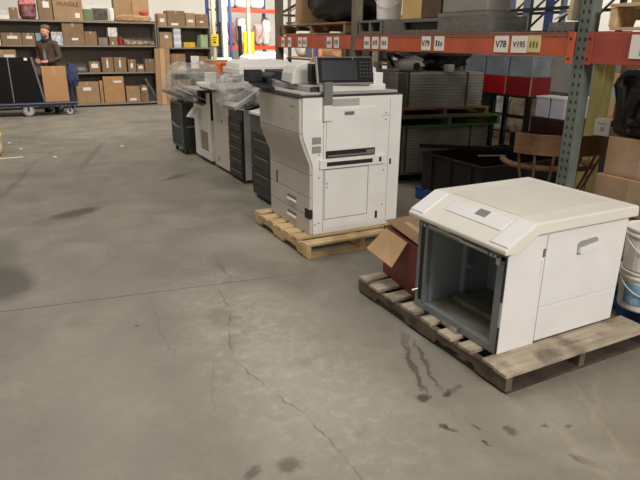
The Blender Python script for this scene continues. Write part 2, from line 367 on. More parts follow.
obj('liner_floor', MB().box((x0+.03, a0, z0+.03), (2.30, a1, z0+.043)).box((2.02, a0+.03, z0+.043), (2.1, a1-.03, z0+.07)), mat('dusty_steel', (120, 116, 104), .7, .15, 7), cb)
obj('inner_rib', MB().box((2.1, a1-.03, z0+.043), (2.12, a1, .6)).cyl((2.12, a1-.02, .33), (2.12, a1-.06, .33), .012), STEELD, cb)
lt = MB()
lt.box((x0-.012, 2.0, .592), (x0, 2.27, .602)); lt.box((x0-.018, 1.83, .588), (x0-.004, 2.02, .6)); lt.box((x0-.01, 2.1, .604), (x0, 2.2, .612))
for yy in (1.765, 1.785, 1.81, 2.3, 2.33): lt.cyl((x0-.014, yy, .585+(yy % .03)*.4), (x0, yy, .585+(yy % .03)*.4), .008, n=10)
lt.box((x0-.014, 1.755, .555), (x0, 1.775, .6))
obj('latch_rail', lt, CHROME, cb, label='shiny metal latch rail and screws')
obj('front_grille', MB().box((x0-.02, 1.98, .108), (x0-.001, 2.1, .135)), CHROME, cb)
obj('hinge_pin', MB().cyl((x0-.03, y1-.015, .2), (x0, y1-.03, .21), .006), CHROME, cb)
# lid: slanted front, raised flat top
def lidprof(d=0):
    return [(1.80, .628), (1.798, .648), (1.815, .662), (1.972, .748+d), (1.985, .752+d), (2.66, .752+d), (2.674, .745+d), (2.68, .695), (1.99, .695), (1.905, .64), (1.87, .622)]
lid = obj('lid', MB().prism(lidprof(), 'y', 1.69, 2.40), LID, cb, bevel=.006)
def slant(u, yy, off=.0): # u: 0..1 up the slope
    return Vector((1.815+(1.972-1.815)*u-off*.48, yy, .662+(.748-.662)*u+off*.877))
def slab(u0, u1, ya, yb, o0=-.002, o1=.005, k=0):
    m = MB(); m.add([slant(u0, ya+k, o0), slant(u1, ya, o0), slant(u1, yb, o0), slant(u0, yb-k, o0), slant(u0, ya+k, o1), slant(u1, ya, o1), slant(u1, yb, o1), slant(u0, yb-k, o1)], FACES); return m
obj('corner_cap', slab(-.02, 1.0, 1.692, 1.80), WB, lid, bevel=.003)
obj('corner_cap', slab(-.02, 1.0, 2.29, 2.398), WB, lid, bevel=.003)
obj('top_cover', box((1.99, 1.80, .7525), (2.6, 2.29, .755)), mat('cover_cream', (218, 213, 202), .5, .02), lid, bevel=.002)
obj('grip_strip', slab(.40, .88, 1.81, 2.20), WB, lid, bevel=.003)
obj('badge', slab(.62, .86, 1.95, 2.02, .005, .007), mat('badge_grey', (128, 122, 122), .5, .03), lid)
# red carton with open tan flap, behind the cabinet
rc = thing('open_carton', 'red printed carton with its tan flap folded open, on the worn pallet beside the cabinet', 'box', (1.98, 2.62, .106))
obj('body', MB().add([(1.90, 2.43, .107), (2.2, 2.43, .107), (2.24, 2.85, .107), (1.96, 2.85, .107), (1.90, 2.43, .41), (2.2, 2.43, .42), (2.24, 2.85, .42), (1.95, 2.85, .42)], FACES), REDC, rc, bevel=.003)
obj('side_flap', MB().add([(1.932, 2.80, .415), (1.80, 2.80, .305), (1.80, 2.53, .275), (1.90, 2.53, .408), (1.934, 2.80, .42), (1.802, 2.802, .31), (1.802, 2.532, .28), (1.902, 2.53, .413)], [(0, 1, 2, 3), (4, 7, 6, 5), (0, 4, 5, 1), (1, 5, 6, 2), (2, 6, 7, 3), (3, 7, 4, 0)]), CARDL, rc)
obj('top_flap', MB().add([(1.91, 2.44, .425), (2.2, 2.44, .43), (2.22, 2.84, .46), (1.96, 2.84, .45), (1.91, 2.44, .43), (2.2, 2.44, .435), (2.22, 2.84, .465), (1.96, 2.84, .455)], FACES), CARD, rc)
obj('packing_tape', MB().obox((2.03, 2.6, .445), (.04, .3, .003), (.07, 0, -.1)), mat('shiny_tape', (214, 184, 150), .15, .05), rc)
obj('print_patch', MB().add([(1.925, 2.5, .2), (1.914, 2.5, .36), (1.935, 2.68, .34), (1.944, 2.66, .22)], [(0, 1, 2, 3)]), mat('dark_red_print', (104, 34, 30), .5, .1), rc)

# ================================================================ copier on pale pallet
pallet('pale new wooden pallet beneath the tall white copier', (1.74, 3.505, 0), .96, 1.03, 7, (PAL1, PAL1), .11, seed=2)
cp = thing('office_copier', 'tall white office copier with tilted black control panel, on the pale pallet', 'copier', (2.25, 4.08, .111))
X0, X1, Y0, Y1, Z0, Z1 = 1.86, 2.645, 3.69, 4.44, .112, 1.13
pf = [(X1, Z0), (X1, Z1), (1.775, Z1), (1.775, .875), (1.785, .83), (1.84, .69), (1.858, .65), (1.86, .6), (1.86, Z0)]
obj('side_cover', MB().prism([(X1, Z0), (X1, Z1), (1.80, Z1), (1.80, .87), (1.81, .83), (1.862, .69), (1.88, .64), (1.885, Z0)], 'y', Y0, Y0+.03), W_, cp, bevel=.004)
obj('body', MB().prism([(X1, Z0), (X1, Z1), (1.80, Z1), (1.80, .87), (1.81, .83), (1.862, .69), (1.88, .64), (1.885, Z0)], 'y', Y0+.0305, Y1), W_, cp)
# front door panels, curved
def curvedfront(za, zb, m, nm, ya=Y0+.012, yb=Y1):
    prof = [(1.775, 1.125), (1.775, .875), (1.785, .83), (1.815, .75), (1.84, .69), (1.857, .65), (1.86, .6), (1.86, .1125)]
    def xa(z):
        for (xa_, z1_), (xb_, z2_) in zip(prof, prof[1:]):
            if z <= z1_ and z >= z2_: return xa_+(xb_-xa_)*(z1_-z)/(z1_-z2_)
        return prof[0][0] if z > 1 else 1.86
    zs = sorted(set([za, zb]+[p[1] for p in prof if za < p[1] < zb]), reverse=True)
    pts = [(xa(z), z) for z in zs]; pts += [(x+.024, z) for x, z in reversed(pts)]
    return obj(nm, MB().prism(pts, 'y', ya, yb), m, cp, bevel=.003)
curvedfront(.882, 1.125, BEIGE, 'front_upper_door')
curvedfront(.572, .878, BEIGE, 'front_middle_door')
d1 = curvedfront(.40, .568, BEIGE, 'paper_drawer'); d2 = curvedfront(.255, .396, BEIGE, 'paper_drawer'); d3 = curvedfront(.113, .251, BEIGE, 'paper_drawer')
for d, z in ((d1, .49), (d2, .33), (d3, .2)):
    if d is not d1:
        obj('drawer_grip', MB().box((1.845, 3.93, z-.022), (1.862, 4.09, z-.004)), PAPER, d, bevel=.004)
        obj('grip_recess', MB().box((1.857, 3.93, z), (1.862, 4.09, z+.024)), MGREY, d)
obj('door_slot', MB().box((1.8575, 4.29, .40), (1.8605, 4.31, .5)), GAP, d1)
obj('latch_pocket', MB().box((1.858, Y0+.01, .235), (1.90, Y0+.09, .31)), GAP, cp)
obj('vent', MB().box((1.872, Y0-.002, .80), (1.945, Y0, .85)).box((1.872, Y0-.002, .735), (1.945, Y0, .785)), mat('vent_grey', (150, 147, 142), .7, .04), cp)
obj('logo_plate', MB().box((1.7735, 3.78, 1.06), (1.7748, 3.85, 1.072)).box((1.7735, 3.8, .965), (1.7748, 3.815, .99)), mat('plate_grey', (150, 144, 138), .5, .03), cp)
# door panels on the near side
def outline(m, x0, x1, z0, z1, w=.004, y=Y0):
    m.box((x0, y-.0015, z0), (x1, y, z0+w)); m.box((x0, y-.0015, z1-w), (x1, y, z1)); m.box((x0, y-.0015, z0), (x0+w, y, z1)); m.box((x1-w, y-.0015, z0), (x1, y, z1)); return m
bd = obj('bypass_door', MB().box((1.985, Y0-.014, .745), (2.40, Y0-.0005, 1.05)), W_, cp, bevel=.004)
obj('door_latch', MB().box((2.13, Y0-.018, 1.0), (2.21, Y0-.0145, 1.025)), MGREY, bd)
obj('bypass_slot', MB().box((1.985, Y0-.006, .69), (2.41, Y0-.0005, .742)).mat(1).box((2.0, Y0-.009, .70), (2.36, Y0-.0065, .712)).box((2.33, Y0-.012, .7), (2.4, Y0-.0065, .735)), [GAP, MGREY], cp)
tr = obj('side_rail', MB().box((1.93, Y0-.022, .615), (2.50, Y0-.0005, .685)), W_, cp, bevel=.004)
obj('rail_slot', MB().box((1.985, Y0-.025, .635), (2.38, Y0-.0222, .665)).box((2.44, Y0-.025, .635), (2.46, Y0-.0222, .67)), GAP, tr)
sc_ = MB(); outline(sc_, 1.975, 2.36, .222, .608)
for (x, z) in ((2.5, 1.0), (2.5, .95), (1.93, .72), (1.93, .55), (2.0, .5), (2.0, .47), (1.93, .2), (2.5, .28), (2.5, .56), (1.9, .19)): sc_.cyl((x, Y0-.0015, z), (x, Y0, z), .006, n=8)
sc_.box((2.535, Y0-.0015, .14), (2.537, Y0, 1.1)); sc_.box((2.47, Y0-.0015, .98), (2.535, Y0, .983)); sc_.box((1.965, Y0-.0015, .13), (1.968, Y0, 1.1))
obj('panel_seams', sc_, LINE, cp)
obj('side_hook', MB().box((2.435, Y0-.003, .175), (2.455, Y0, .235)), GAP, cp)
obj('side_hook', MB().box((2.55, Y0-.003, .60), (2.565, Y0, .645)), GAP, cp)
obj('grey_cover', MB().box((2.0, Y0-.004, 1.065), (2.26, Y0-.0005, 1.115)), mat('cover_grey', (178, 174, 168), .5, .02), cp)  # grey slab high on the near side cover
obj('top_edge', MB().box((1.77, Y0-.004, 1.131), (2.65, 4.445, 1.14)), mat('edge_black', (52, 50, 50), .4, .03), cp)
sc = MB(); sc.box((1.80, 3.72, 1.141), (2.62, 4.42, 1.16)); sc.box((1.90, 3.78, 1.16), (2.55, 4.42, 1.2))
obj('scanner_bed', sc, GREY, cp, bevel=.006)
obj('scanner_trim', MB().box((1.90, 3.776, 1.163), (2.0, 3.779, 1.195)), CHAR, cp)
ad = obj('document_feeder', MB().prism([(1.86, 1.201), (2.60, 1.201), (2.60, 1.31), (2.54, 1.33), (1.98, 1.355), (1.90, 1.335), (1.87, 1.28)], 'y', 4.0, 4.2), mat('feeder_white', (216, 212, 206), .45, .02), cp, bevel=.008)
obj('feeder_tray', MB().prism([(1.99, 1.22), (2.5, 1.22), (2.5, 1.33), (1.99, 1.35)], 'y', 3.93, 3.999), BLK, ad, bevel=.004)
obj('feeder_end', MB().box((2.515, 3.9, 1.141), (2.60, 3.999, 1.28)), W_, ad, bevel=.004)
# control panel
ang = math.radians(-14)
Rc = Euler((ang, 0, math.radians(-6))).to_matrix(); cc = Vector((2.14, 3.70, 1.308))
def cbx(m, dx, dz, w, h, d0, d1):
    return m.obox(cc+Rc@Vector((dx, (d0+d1)/2, dz)), (w, d1-d0, h), Rc)
con = obj('control_panel', cbx(MB(), 0, 0, .44, .19, -.012, .02), mat('panel_frame_grey', (168, 166, 163), .4, .03), cp, bevel=.008)
obj('touch_screen', cbx(MB(), 0, .002, .425, .177, -.0145, -.0123), SCREEN, con, bevel=.001)
obj('display', cbx(MB(), -.05, .0, .27, .135, -.0158, -.0147), mat('display_dark', (48, 52, 56), .2, .02), con)
kp = MB()
for r_ in range(5):
    for c_ in range(4): cbx(kp, .115+.026*c_, .055-.025*r_, .014, .009, -.0175, -.0147)
obj('keypad', kp, CHAR, con)
obj('led', cbx(MB(), .06, .078, .006, .006, -.0175, -.0147), mat('amber_led', (200, 170, 60), .4, .02), con)
obj('panel_stem', MB().box((2.08, 3.735, 1.201), (2.26, 3.80, 1.30)), GREY, cp, bevel=.004)
obj('panel_base', MB().box((1.97, 3.712, 1.161), (2.50, 3.77, 1.21)), W_, cp, bevel=.006)
obj('cable_cover', MB().box((1.955, 3.655, .965), (2.02, 3.675, 1.075)).mat(1).box((1.955, 3.655, 1.075), (2.02, 3.675, 1.235)), [W_, MGREY], cp, bevel=.003, label='narrow light grey cable cover below the control panel')
obj('cable', MB().tube([(1.5+.25, 4.35, 1.26), (1.83, 4.1, 1.22), (1.92, 3.95, 1.185), (2.0, 3.9, 1.20), (2.1, 3.85, 1.205)], .005, 6), BLK, cp)
obj('side_bracket', MB().obox((1.73, 4.45, 1.245), (.12, .1, .09)).obox((1.74, 4.3, 1.18), (.1, .3, .02), (.1, 0, 0)).box((1.79, 4.3, 1.141), (1.83, 4.45, 1.24)), BLK, cp, bevel=.004)

# ================================================================ row of copiers behind
def recess_drawers(root, x, ya, yb, zs, h, m, gm, nm='paper_drawer', gw=.8):
    for z in zs:
        d = obj(nm, box((x-.012, ya, z), (x, yb, z+h)), m, root, bevel=.003)
        w = (yb-ya)*gw; c = (ya+yb)/2-.02
        obj('drawer_handle', MB().box((x-.014, c-w*.4, z+h-.05), (x-.0122, c+w*.4, z+h-.01)).mat(1).box((x-.021, c-w*.4, z+h-.058), (x-.0125, c+w*.4, z+h-.051)), [gm, MGREY], d)
# nearest charcoal copier
D = thing('office_copier', 'charcoal copier standing on the floor directly behind the tall white copier', 'copier', (2.35, 5.12, 0))
obj('body', box((2.065, 4.86, .04), (2.66, 5.40, .83)), CHAR, D, bevel=.01)
obj('front_door', box((2.05, 4.87, .66), (2.0645, 5.39, .825)), mat('dark_door', (70, 72, 74), .4, .04), D, bevel=.004)
recess_drawers(D, 2.0645, 4.87, 5.39, (.50, .33, .16), .155, CHAR, BLK)
obj('plinth', box((2.1, 4.88, 0), (2.62, 5.38, .04)), BLK, D)
obj('upper_body', MB().box((2.3, 4.9, .8305), (2.66, 5.38, 1.10)), BLK, D, bevel=.01)
obj('output_tray', MB().prism([(2.03, .84), (2.3, .90), (2.3, .915), (2.03, .86)], 'y', 4.95, 5.36), PAPER, D)
obj('scanner', MB().box((2.12, 4.9, 1.101), (2.66, 5.38, 1.17)), GREY, D, bevel=.01)
obj('control_panel', MB().obox((2.08, 5.08, 1.2), (.12, .34, .035), (0, -.35, 0)), BLK, D, bevel=.006)
obj('feeder', MB().box((2.2, 4.96, 1.171), (2.64, 5.36, 1.25)), CHAR, D, bevel=.01)
# white and charcoal copier with sheeted console
Cc = thing('office_copier', 'white copier with five charcoal paper drawers and plastic-draped console, mid row', 'copier', (2.45, 6.2, 0))
obj('body', box((2.185, 5.93, .03), (2.78, 6.37, .80)), W_, Cc, bevel=.006)
obj('drawer_front', box((2.165, 5.925, .03), (2.184, 6.37, .80)), CHAR, Cc, bevel=.004)
recess_drawers(Cc, 2.1645, 5.935, 6.36, (.05, .18, .31, .44, .57), .115, CHAR, BLK, gw=1.0)
obj('scanner_support', MB().box((2.42, 5.95, .801), (2.78, 6.36, 1.17)), W_, Cc, bevel=.006)
obj('output_bay', MB().box((2.22, 5.96, .801), (2.419, 6.35, .86)), CHAR, Cc)
obj('scanner', MB().box((2.13, 5.86, 1.171), (2.78, 6.40, 1.235)), W_, Cc, bevel=.008)
obj('document_feeder', MB().prism([(2.16, 1.236), (2.76, 1.236), (2.76, 1.29), (2.66, 1.315), (2.22, 1.31), (2.17, 1.28)], 'y', 5.95, 6.38), W_, Cc, bevel=.008)
obj('console', MB().obox((2.10, 5.72, .95), (.36, .30, .045), (0, -.5, .1)), GREY, Cc, bevel=.008)
obj('console_arm', MB().bar((2.2, 5.8, 1.0), (2.35, 5.98, 1.18), .06), GREY, Cc)
obj('console_screen', MB().obox((2.087, 5.72, .9735), (.2, .22, .004), (0, -.5, .1)), MGREY, Cc)
# white finisher
Fi = thing('copier_finisher', 'narrow pale finisher cabinet between the white copiers, dark plate on top', 'copier', (2.48, 6.67, 0))
obj('body', box((2.185, 6.385, .03), (2.76, 6.96, .93)), W_, Fi, bevel=.005)
obj('front_door', box((2.168, 6.39, .04), (2.184, 6.955, .92)), mat('pale_beige', (206, 199, 190), .5, .02), Fi, bevel=.004)
obj('door_mark', box((2.165, 6.62, .58), (2.1675, 6.635, .62)).box((2.165, 6.78, .1), (2.1675, 6.8, .16)), CHAR, Fi)
obj('top_plate', MB().prism([(2.10, .955), (2.76, .955), (2.76, .985), (2.02, .985), (2.02, .965)], 'y', 6.385, 6.96), CHAR, Fi, bevel=.003)
obj('top_tray', MB().prism([(2.0, .986), (2.76, .986), (2.76, .996), (2.0, .992)], 'y', 6.386, 6.96), GREY, Fi)
# white copier with tilted trays
B = thing('office_copier', 'white copier with slanting output trays and beige recess, third in row from the far end', 'copier', (2.45, 7.4, 0))
obj('body', MB().box((2.165, 7.04, .05), (2.74, 7.74, .56)).box((2.165, 7.5, .56), (2.74, 7.74, .9)).box((2.45, 7.04, .56), (2.74, 7.5, .9)), W_, B, bevel=.008)
obj('front_cover', MB().box((2.15, 7.04, .05), (2.1645, 7.16, .93)).box((2.15, 7.16, .05), (2.1645, 7.5, .15)).box((2.15, 7.16, .40), (2.1645, 7.5, .75)).box((2.15, 7.5, .05), (2.1645, 7.74, .93)), W_, B, bevel=.003)
obj('front_recess', box((2.158, 7.16, .15), (2.1648, 7.5, .40)), mat('recess_beige', (164, 150, 136), .6, .04), B)
obj('dark_bay', MB().box((2.19, 7.06, .561), (2.449, 7.499, .90)), BLK, B)
obj('top', MB().box((2.0, 7.02, .905), (2.72, 7.74, .94)), GREY, B, bevel=.006)
obj('top_edge', MB().box((2.0, 7.005, .90), (2.72, 7.0195, .935)), CHAR, B)
obj('output_tray', MB().obox((2.05, 7.42, .85), (.42, .34, .022), (0, .42, 0)), GREY, B, bevel=.004)
obj('output_tray', MB().obox((2.06, 7.42, .77), (.36, .32, .02), (0, .42, 0)), MGREY, B, bevel=.004)
obj('paper_sheet', MB().obox((2.08, 7.5, .62), (.16, .2, .004), (0, -.8, .3)), PAPER, B)
obj('caster', MB().cyl((2.22, 7.08, .026), (2.25, 7.08, .026), .026, n=12), BLK, B)
obj('caster', MB().cyl((2.22, 7.68, .026), (2.25, 7.68, .026), .026, n=12), BLK, B)
# far dark copier on casters
A = thing('office_copier', 'dark green-black copier base on casters, farthest of the row, bagged on top', 'copier', (2.3, 8.2, 0))
DG = mat('dark_green_black', (44, 52, 50), .4, .05)
obj('body', box((2.035, 7.90, .08), (2.62, 8.50, .70)), DG, A, bevel=.008)
fr = MB(); fr.box((2.02, 7.90, .08), (2.0345, 7.95, .70)); fr.box((2.02, 8.45, .08), (2.0345, 8.50, .70))
for z in (.08, .36, .66): fr.box((2.02, 7.95, z), (2.0345, 8.45, z+.04))
obj('front_frame', fr, mat('front_grey_green', (78, 86, 84), .5, .04), A)
obj('drawer', box((2.026, 7.96, .13), (2.0345, 8.44, .35)), BLK, A); obj('drawer', box((2.026, 7.96, .41), (2.0345, 8.44, .65)), BLK, A)
obj('hose', MB().tube([(2.0, 8.4, .42), (1.99, 8.2, .38), (2.0, 8.0, .37), (2.1, 7.88, .38), (2.3, 7.87, .40)], .012, 6), MGREY, A)
for x, y in ((2.07, 7.94), (2.07, 8.46), (2.56, 7.94), (2.56, 8.46)): obj('caster', MB().cyl((x-.015, y, .038), (x+.015, y, .038), .038, n=12).box((x-.01, y-.01, .04), (x+.01, y+.01, .08)), BLK, A)
obj('scanner_unit', MB().box((2.1, 7.95, .701), (2.6, 8.45, .86)), MGREY, A, bevel=.01)
obj('top_panel', MB().obox((2.0, 8.1, .80), (.3, .2, .03), (0, .4, .2)), MGREY, A, bevel=.005)
obj('plastic_bag', MB().bag((2.3, 8.2, .965), (.74, .74, .52), 3, .2, 28), FILM, label='crumpled clear plastic bag pulled over the dark copier at the row end', cat='plastic bag', smooth=True)
obj('plastic_sheet', MB().bag((2.14, 5.92, 1.0), (.52, .5, .36), 5, .35, 26, .8), FILM2, label='crumpled clear plastic sheet draped over the white copier console', cat='plastic sheet', smooth=True)
obj('plastic_sheet', MB().bag((2.2, 5.15, 1.0), (.34, .36, .2), 8, .35, 20, .8), FILM2, label='small clear plastic scrap hanging on the charcoal copier', cat='plastic sheet', smooth=True)

# ================================================================ pallet rack
POST = holes_mat('rack_post_green', (98, 106, 98), (22, 22, 20), .05, .038)
POSTB = mat('rack_post_brown', (112, 104, 88), .7, .1)
rk = thing('pallet_rack', 'green-posted pallet rack with orange beams along the right side', 'rack', (3.5, 3.5, 0))
for y, m in ((-.35, POST), (2.40, POST), (4.97, POSTB), (6.78, POSTB)):
    for x in ((2.955, 4.0) if y != 4.97 else (2.955,)):
        p = MB().box((x, y-.04, .008), (x+.008, y+.04, 2.9)).box((x+.008, y-.04, .008), (x+.075, y-.034, 2.9)).box((x+.008, y+.034, .008), (x+.075, y+.04, 2.9))
        u = obj('upright_post', p, m, rk)
        obj('foot_plate', box((x-.03, y-.06, 0), (x+.1, y+.06, .008)), BLK, u)
    if y == 4.97: continue
    for z, q in ((.3, 0), (1.8, 0), (1.83, .5), (2.4, 0)): obj('brace', MB().bar((3.035, y, z), (3.998, y, z+q), .026, .026), m, rk)
def beam(ya, yb, zb, m, x=2.945):
    prof = [(x, zb), (x+.045, zb), (x+.045, 1.552), (x+.02, 1.565), (x, 1.565)]
    return obj('load_beam', MB().prism(prof, 'y', ya, yb), m, rk, bevel=.003)
b1 = beam(2.445, 4.925, 1.43, ORANGE); b2 = beam(5.015, 6.735, 1.435, ORANGE); b0 = beam(-.305, 2.355, 1.395, ORANGE2)
for (ya, yb) in ((2.445, 4.925), (5.015, 6.735), (-.305, 2.355)): obj('load_beam', MB().box((4.0, ya, 1.44), (4.045, yb, 1.565)), ORANGE, rk)
for y, mm in ((2.335, ORANGE2), (2.465, ORANGE)): obj('beam_connector', MB().box((2.9385, y-.02, 1.39), (2.9445, y+.02, 1.57)).mat(1).cyl((2.936, y, 1.42), (2.939, y, 1.42), .007, n=8).cyl((2.936, y, 1.53), (2.939, y, 1.53), .007, n=8), [mm, BLK], rk)
wd_ = MB()
for y in [2.5+.05*k for k in range(49)]: wd_.box((2.9405, y, 1.535), (2.944, y+.004, 1.572)); wd_.box((2.9405, y, 1.568), (4.04, y+.004, 1.572))
for x in (2.9405, 3.1, 3.3, 3.5, 3.7, 3.9): wd_.box((x, 2.46, 1.565), (x+.004, 4.92, 1.568))
wd_.box((2.9405, 2.46, 1.545), (2.944, 4.92, 1.549))
obj('wire_deck', wd_, mat('deck_wire', (130, 118, 104), .5, .05), rk)
XT = 2.9385
def bars(m, y, w, seed):
    r_ = random.Random(seed)
    for k in range(3): m.box((XT-.0012, y-w*.34+k*w*.26, 1.478), (XT, y-w*.34+k*w*.26+w*.13, 1.515+r_.uniform(-.008, .008)))
for y, w, tx in ((6.56, .08, 0), (6.38, .08, 0), (6.1, .09, 0), (5.98, .08, 0), (5.42, .1, 0), (5.27, .09, 0), (4.70, .09, 0), (4.56, .1, 0), (4.42, .1, 0), (3.83, .11, 'V79'), (3.67, .11, 0), (3.02, .125, 'V78'), (2.86, .135, 'V195')):
    m = MB().box((XT, y-w/2, 1.445), (2.944 if y < 5 else 2.944, y+w/2, 1.548)).mat(1)
    if tx: m.text(tx, .062 if len(tx) < 4 else .05, (XT-.001, y, 1.495), (0, -1, 0), (0, 0, 1))
    else: bars(m, y, w, int(y*100))
    obj('location_tag', m, [PAPER, INK], b2 if y > 5 else b1)
m = MB().box((XT, 2.69, 1.45), (2.944, 2.79, 1.55)).mat(1); bars(m, 2.74, .1, 3)
obj('location_tag', m, [mat('yellowed_tag', (206, 190, 130), .8, .08), mat('olive_ink', (110, 96, 50), .8)], b1, label='yellowed location tag')
obj('location_tag', MB().box((XT, 1.93, 1.43), (2.944, 2.08, 1.55)).mat(1).box((XT-.001, 1.95, 1.445), (XT, 2.02, 1.48)), [PAPER, MGREY], b0, label='large white location tag on the red-orange beam')

# loads on the deck (z 1.575)
DZ = 1.574
pallet('brown wooden pallet on the rack deck, under the black bagged load', (4.0, 5.16, DZ), 1.5, 1.03, 6, (PALB, PALB), .115, rot=pi/2, seed=11)
obj('plastic_bag', MB().bag((3.35, 5.72, 2.09), (.62, 1.0, .8), 11, .25, 30, .6), mat('black_bag_plastic', (20, 20, 22), .35, .1, 5, bump=.5), label='large black plastic bag bulging on the rack above the copier', cat='bag', smooth=True)
obj('grey_cushion', MB().bag((3.06, 5.95, 2.27), (.18, .34, .22), 4, .1, 16, .7, False), MGREY, label='small grey cushion against the black bag on the rack', cat='cushion', smooth=True)
obj('cardboard_sheet', MB().obox((3.3, 6.42, 2.06), (.5, .02, .74), (0, .03, 0)), CARDL, label='tall tan cardboard sheet standing on the rack beside the black bag', cat='cardboard')
obj('wooden_crate', MB().box((2.97, 4.52, DZ), (3.9, 4.9, DZ+.02)).box((2.97, 4.52, DZ+.095), (3.9, 4.9, DZ+.115)).box((2.97, 4.52, DZ+.02), (3.9, 4.545, DZ+.095)).box((2.97, 4.70, DZ+.02), (3.9, 4.725, DZ+.095)).box((2.97, 4.875, DZ+.02), (3.9, 4.9, DZ+.095)), PALG, label='grey hollow wooden skid under the white bucket on the rack', cat='crate')
obj('grey_skid', MB().box((2.98, 3.2, DZ), (3.34, 4.5, DZ+.025)).box((2.98, 3.2, DZ+.085), (3.34, 4.5, DZ+.11)).box((2.98, 3.2, DZ+.025), (3.34, 3.75, DZ+.085)).box((2.98, 4.2, DZ+.025), (3.34, 4.5, DZ+.085)).mat(1).box((3.02, 3.75, DZ+.025), (3.32, 4.2, DZ+.085)), [PALG, BLK], label='flat grey skid with a dark slot, on the rack deck', cat='pallet')
def bucket(x, y, z, label, group=None, r=.13, h=.23, m=PAPER, deco=None):
    t = thing('plastic_bucket', label, 'bucket', (x, y, z), 0, group)
    obj('body', MB().lathe((0, 0, 0), [(r*.86, 0), (r*.9, .01), (r*.97, h*.82), (r*1.05, h*.83), (r*1.05, h*.87), (r, h*.88), (r, h*.95)], 28), m, t, smooth=False, local=True)
    obj('lid', MB().lathe((0, 0, 0), [(r*1.03, h*.95), (r*1.06, h*.96), (r*1.06, h), (r*.96, h), (r*.95, h-.006), (.001, h-.006)], 28), m, t, local=True)
    obj('handle', MB().tube([(r*1.05*math.cos(a), r*1.05*math.sin(a), h*.8-.35*h*math.sin((a-2.6)/2.6*pi)) for a in [2.6+2.6*k/10 for k in range(11)]], .003, 5), m, t, local=True)
    if deco:
        vs = []; fs = []; n = 10
        for i in range(n+1):
            a = 2.9+2.0*i/n
            for zz in (.18*h, .72*h): vs.append(((r*.9+r*.07*zz/h+.004)*math.cos(a), (r*.9+r*.07*zz/h+.004)*math.sin(a), zz))
        for i in range(n): fs.append((2*i, 2*i+2, 2*i+3, 2*i+1))
        obj('label_wrap', MB().add(vs, fs), deco, t, local=True)
    return t
bucket(3.14, 4.66, DZ+.116, 'white plastic bucket standing on the rack deck', r=.12, h=.23)
obj('cardboard_box', box((3.0, 4.0, DZ+.111), (3.3, 4.26, 2.25)), mat('tan_cardboard', (196, 164, 104), .85, .05), label='tall tan cardboard box on the grey skid on the rack', cat='box', bevel=.004)
obj('fiberboard_panel', MB().obox((3.15, 3.88, 2.02), (.3, .2, .66)), mat('dark_brown_board', (84, 66, 50), .8, .08), label='dark brown board stack beside the tall tan box on the rack', cat='board')
gc = thing('metal_cabinet', 'grey steel cabinet lying on the skid on the rack', 'cabinet', (3.3, 3.5, DZ+.112))
obj('body', box((3.02, 3.27, DZ+.14), (3.24, 3.76, 2.1)), mat('cabinet_grey', (136, 132, 124), .5, .05), gc, bevel=.01)
obj('base', box((2.99, 3.24, DZ+.112), (3.28, 3.77, DZ+.139)), mat('cabinet_grey_base', (116, 112, 104), .5, .05), gc)
obj('steel_rail', MB().box((2.96, 2.47, DZ), (3.1, 2.66, DZ+.05)), PALG, label='short grey rail bundle on the deck beside the rack post', cat='rail')
obj('timber_plank', MB().bar((3.0, 2.52, DZ+.06), (3.06, 2.5, 2.35), .04, .06), mat('pale_timber', (206, 186, 156), .8, .06), label='pale timber plank leaning upright behind the rack post', cat='plank')
obj('steel_rod', MB().tube([(3.0, 2.66, DZ+.07), (3.15, 2.3+.2, DZ+.18)], .008, 6), PAPER, label='thin white rod lying across the grey rail bundle', cat='rod')
pallet('light wooden pallet on the rack at the top right corner', (4.0, 1.2, DZ), 1.06, 1.03, 6, (PAL1, PAL1), .135, rot=pi/2, seed=21)
obj('cardboard_box', box((3.05, 1.35, DZ+.136), (3.9, 2.2, 2.3)), CARD, label='big cardboard carton on the top right pallet of the rack', cat='box', bevel=.004)

# ================================================================ under the rack
G = 'stacks of banded sheets beyond the rack'
def sheets(label, c, w, d, z0, z1, rot):
    t = thing('sheet_stack', label, 'sheet stack', (c[0], c[1], z0), rot, G)
    n = int((z1-z0)/.03); m = MB()
    for k in range(n):
        za = (z1-z0)*k/n; j = .004*(k % 2)
        m.box((-w/2+j, -d/2+j, za), (w/2-j, d/2, za+(z1-z0)/n-.006)); m.box((-w/2+.02, -d/2+.02, za+(z1-z0)/n-.006), (w/2-.02, d/2-.02, za+(z1-z0)/n))
    obj('sheets', m, mat('aluminium_sheets', (168, 165, 158), .5, .12, 4), t, local=True)
    for x in (-w*.38, w*.3):
        obj('strap', MB().box((x-.012, -d/2-.004, 0), (x+.012, -d/2-.001, z1-z0)).box((x-.012, -d/2-.004, z1-z0), (x+.012, d/2, z1-z0+.003)), mat('green_strap', (58, 84, 60), .5, .05), t, local=True)
    obj('corner_board', MB().box((-w/2-.003, -d/2-.006, 0), (-w/2+.1, -d/2-.001, z1-z0)), mat('olive_board', (96, 102, 80), .8, .08), t, local=True)
    return t
ra = -.15
pallet('dark grey pallet on the floor beneath the banded sheets', (3.66, 5.2, 0), 1.2, 1.0, 6, (PAL2D, PAL2D), .11, rot=ra)
sheets('banded grey sheets on the floor pallet, below the green pallet', (4.33, 5.61), 1.2, .95, .112, .628, ra)
pallet('green painted pallet between the two stacks of banded sheets', (3.62, 5.14, .63), 1.32, 1.05, 6, (GREENW, GREENW), .11, rot=ra)
pallet('brown wooden pallet on top of the green pallet', (3.67, 5.14, .742), 1.1, 1.0, 6, (PALB, PALB), .09, rot=ra)
sheets('banded grey sheets topmost, on the brown pallet', (4.26, 5.6), 1.06, .95, .834, 1.2, ra)
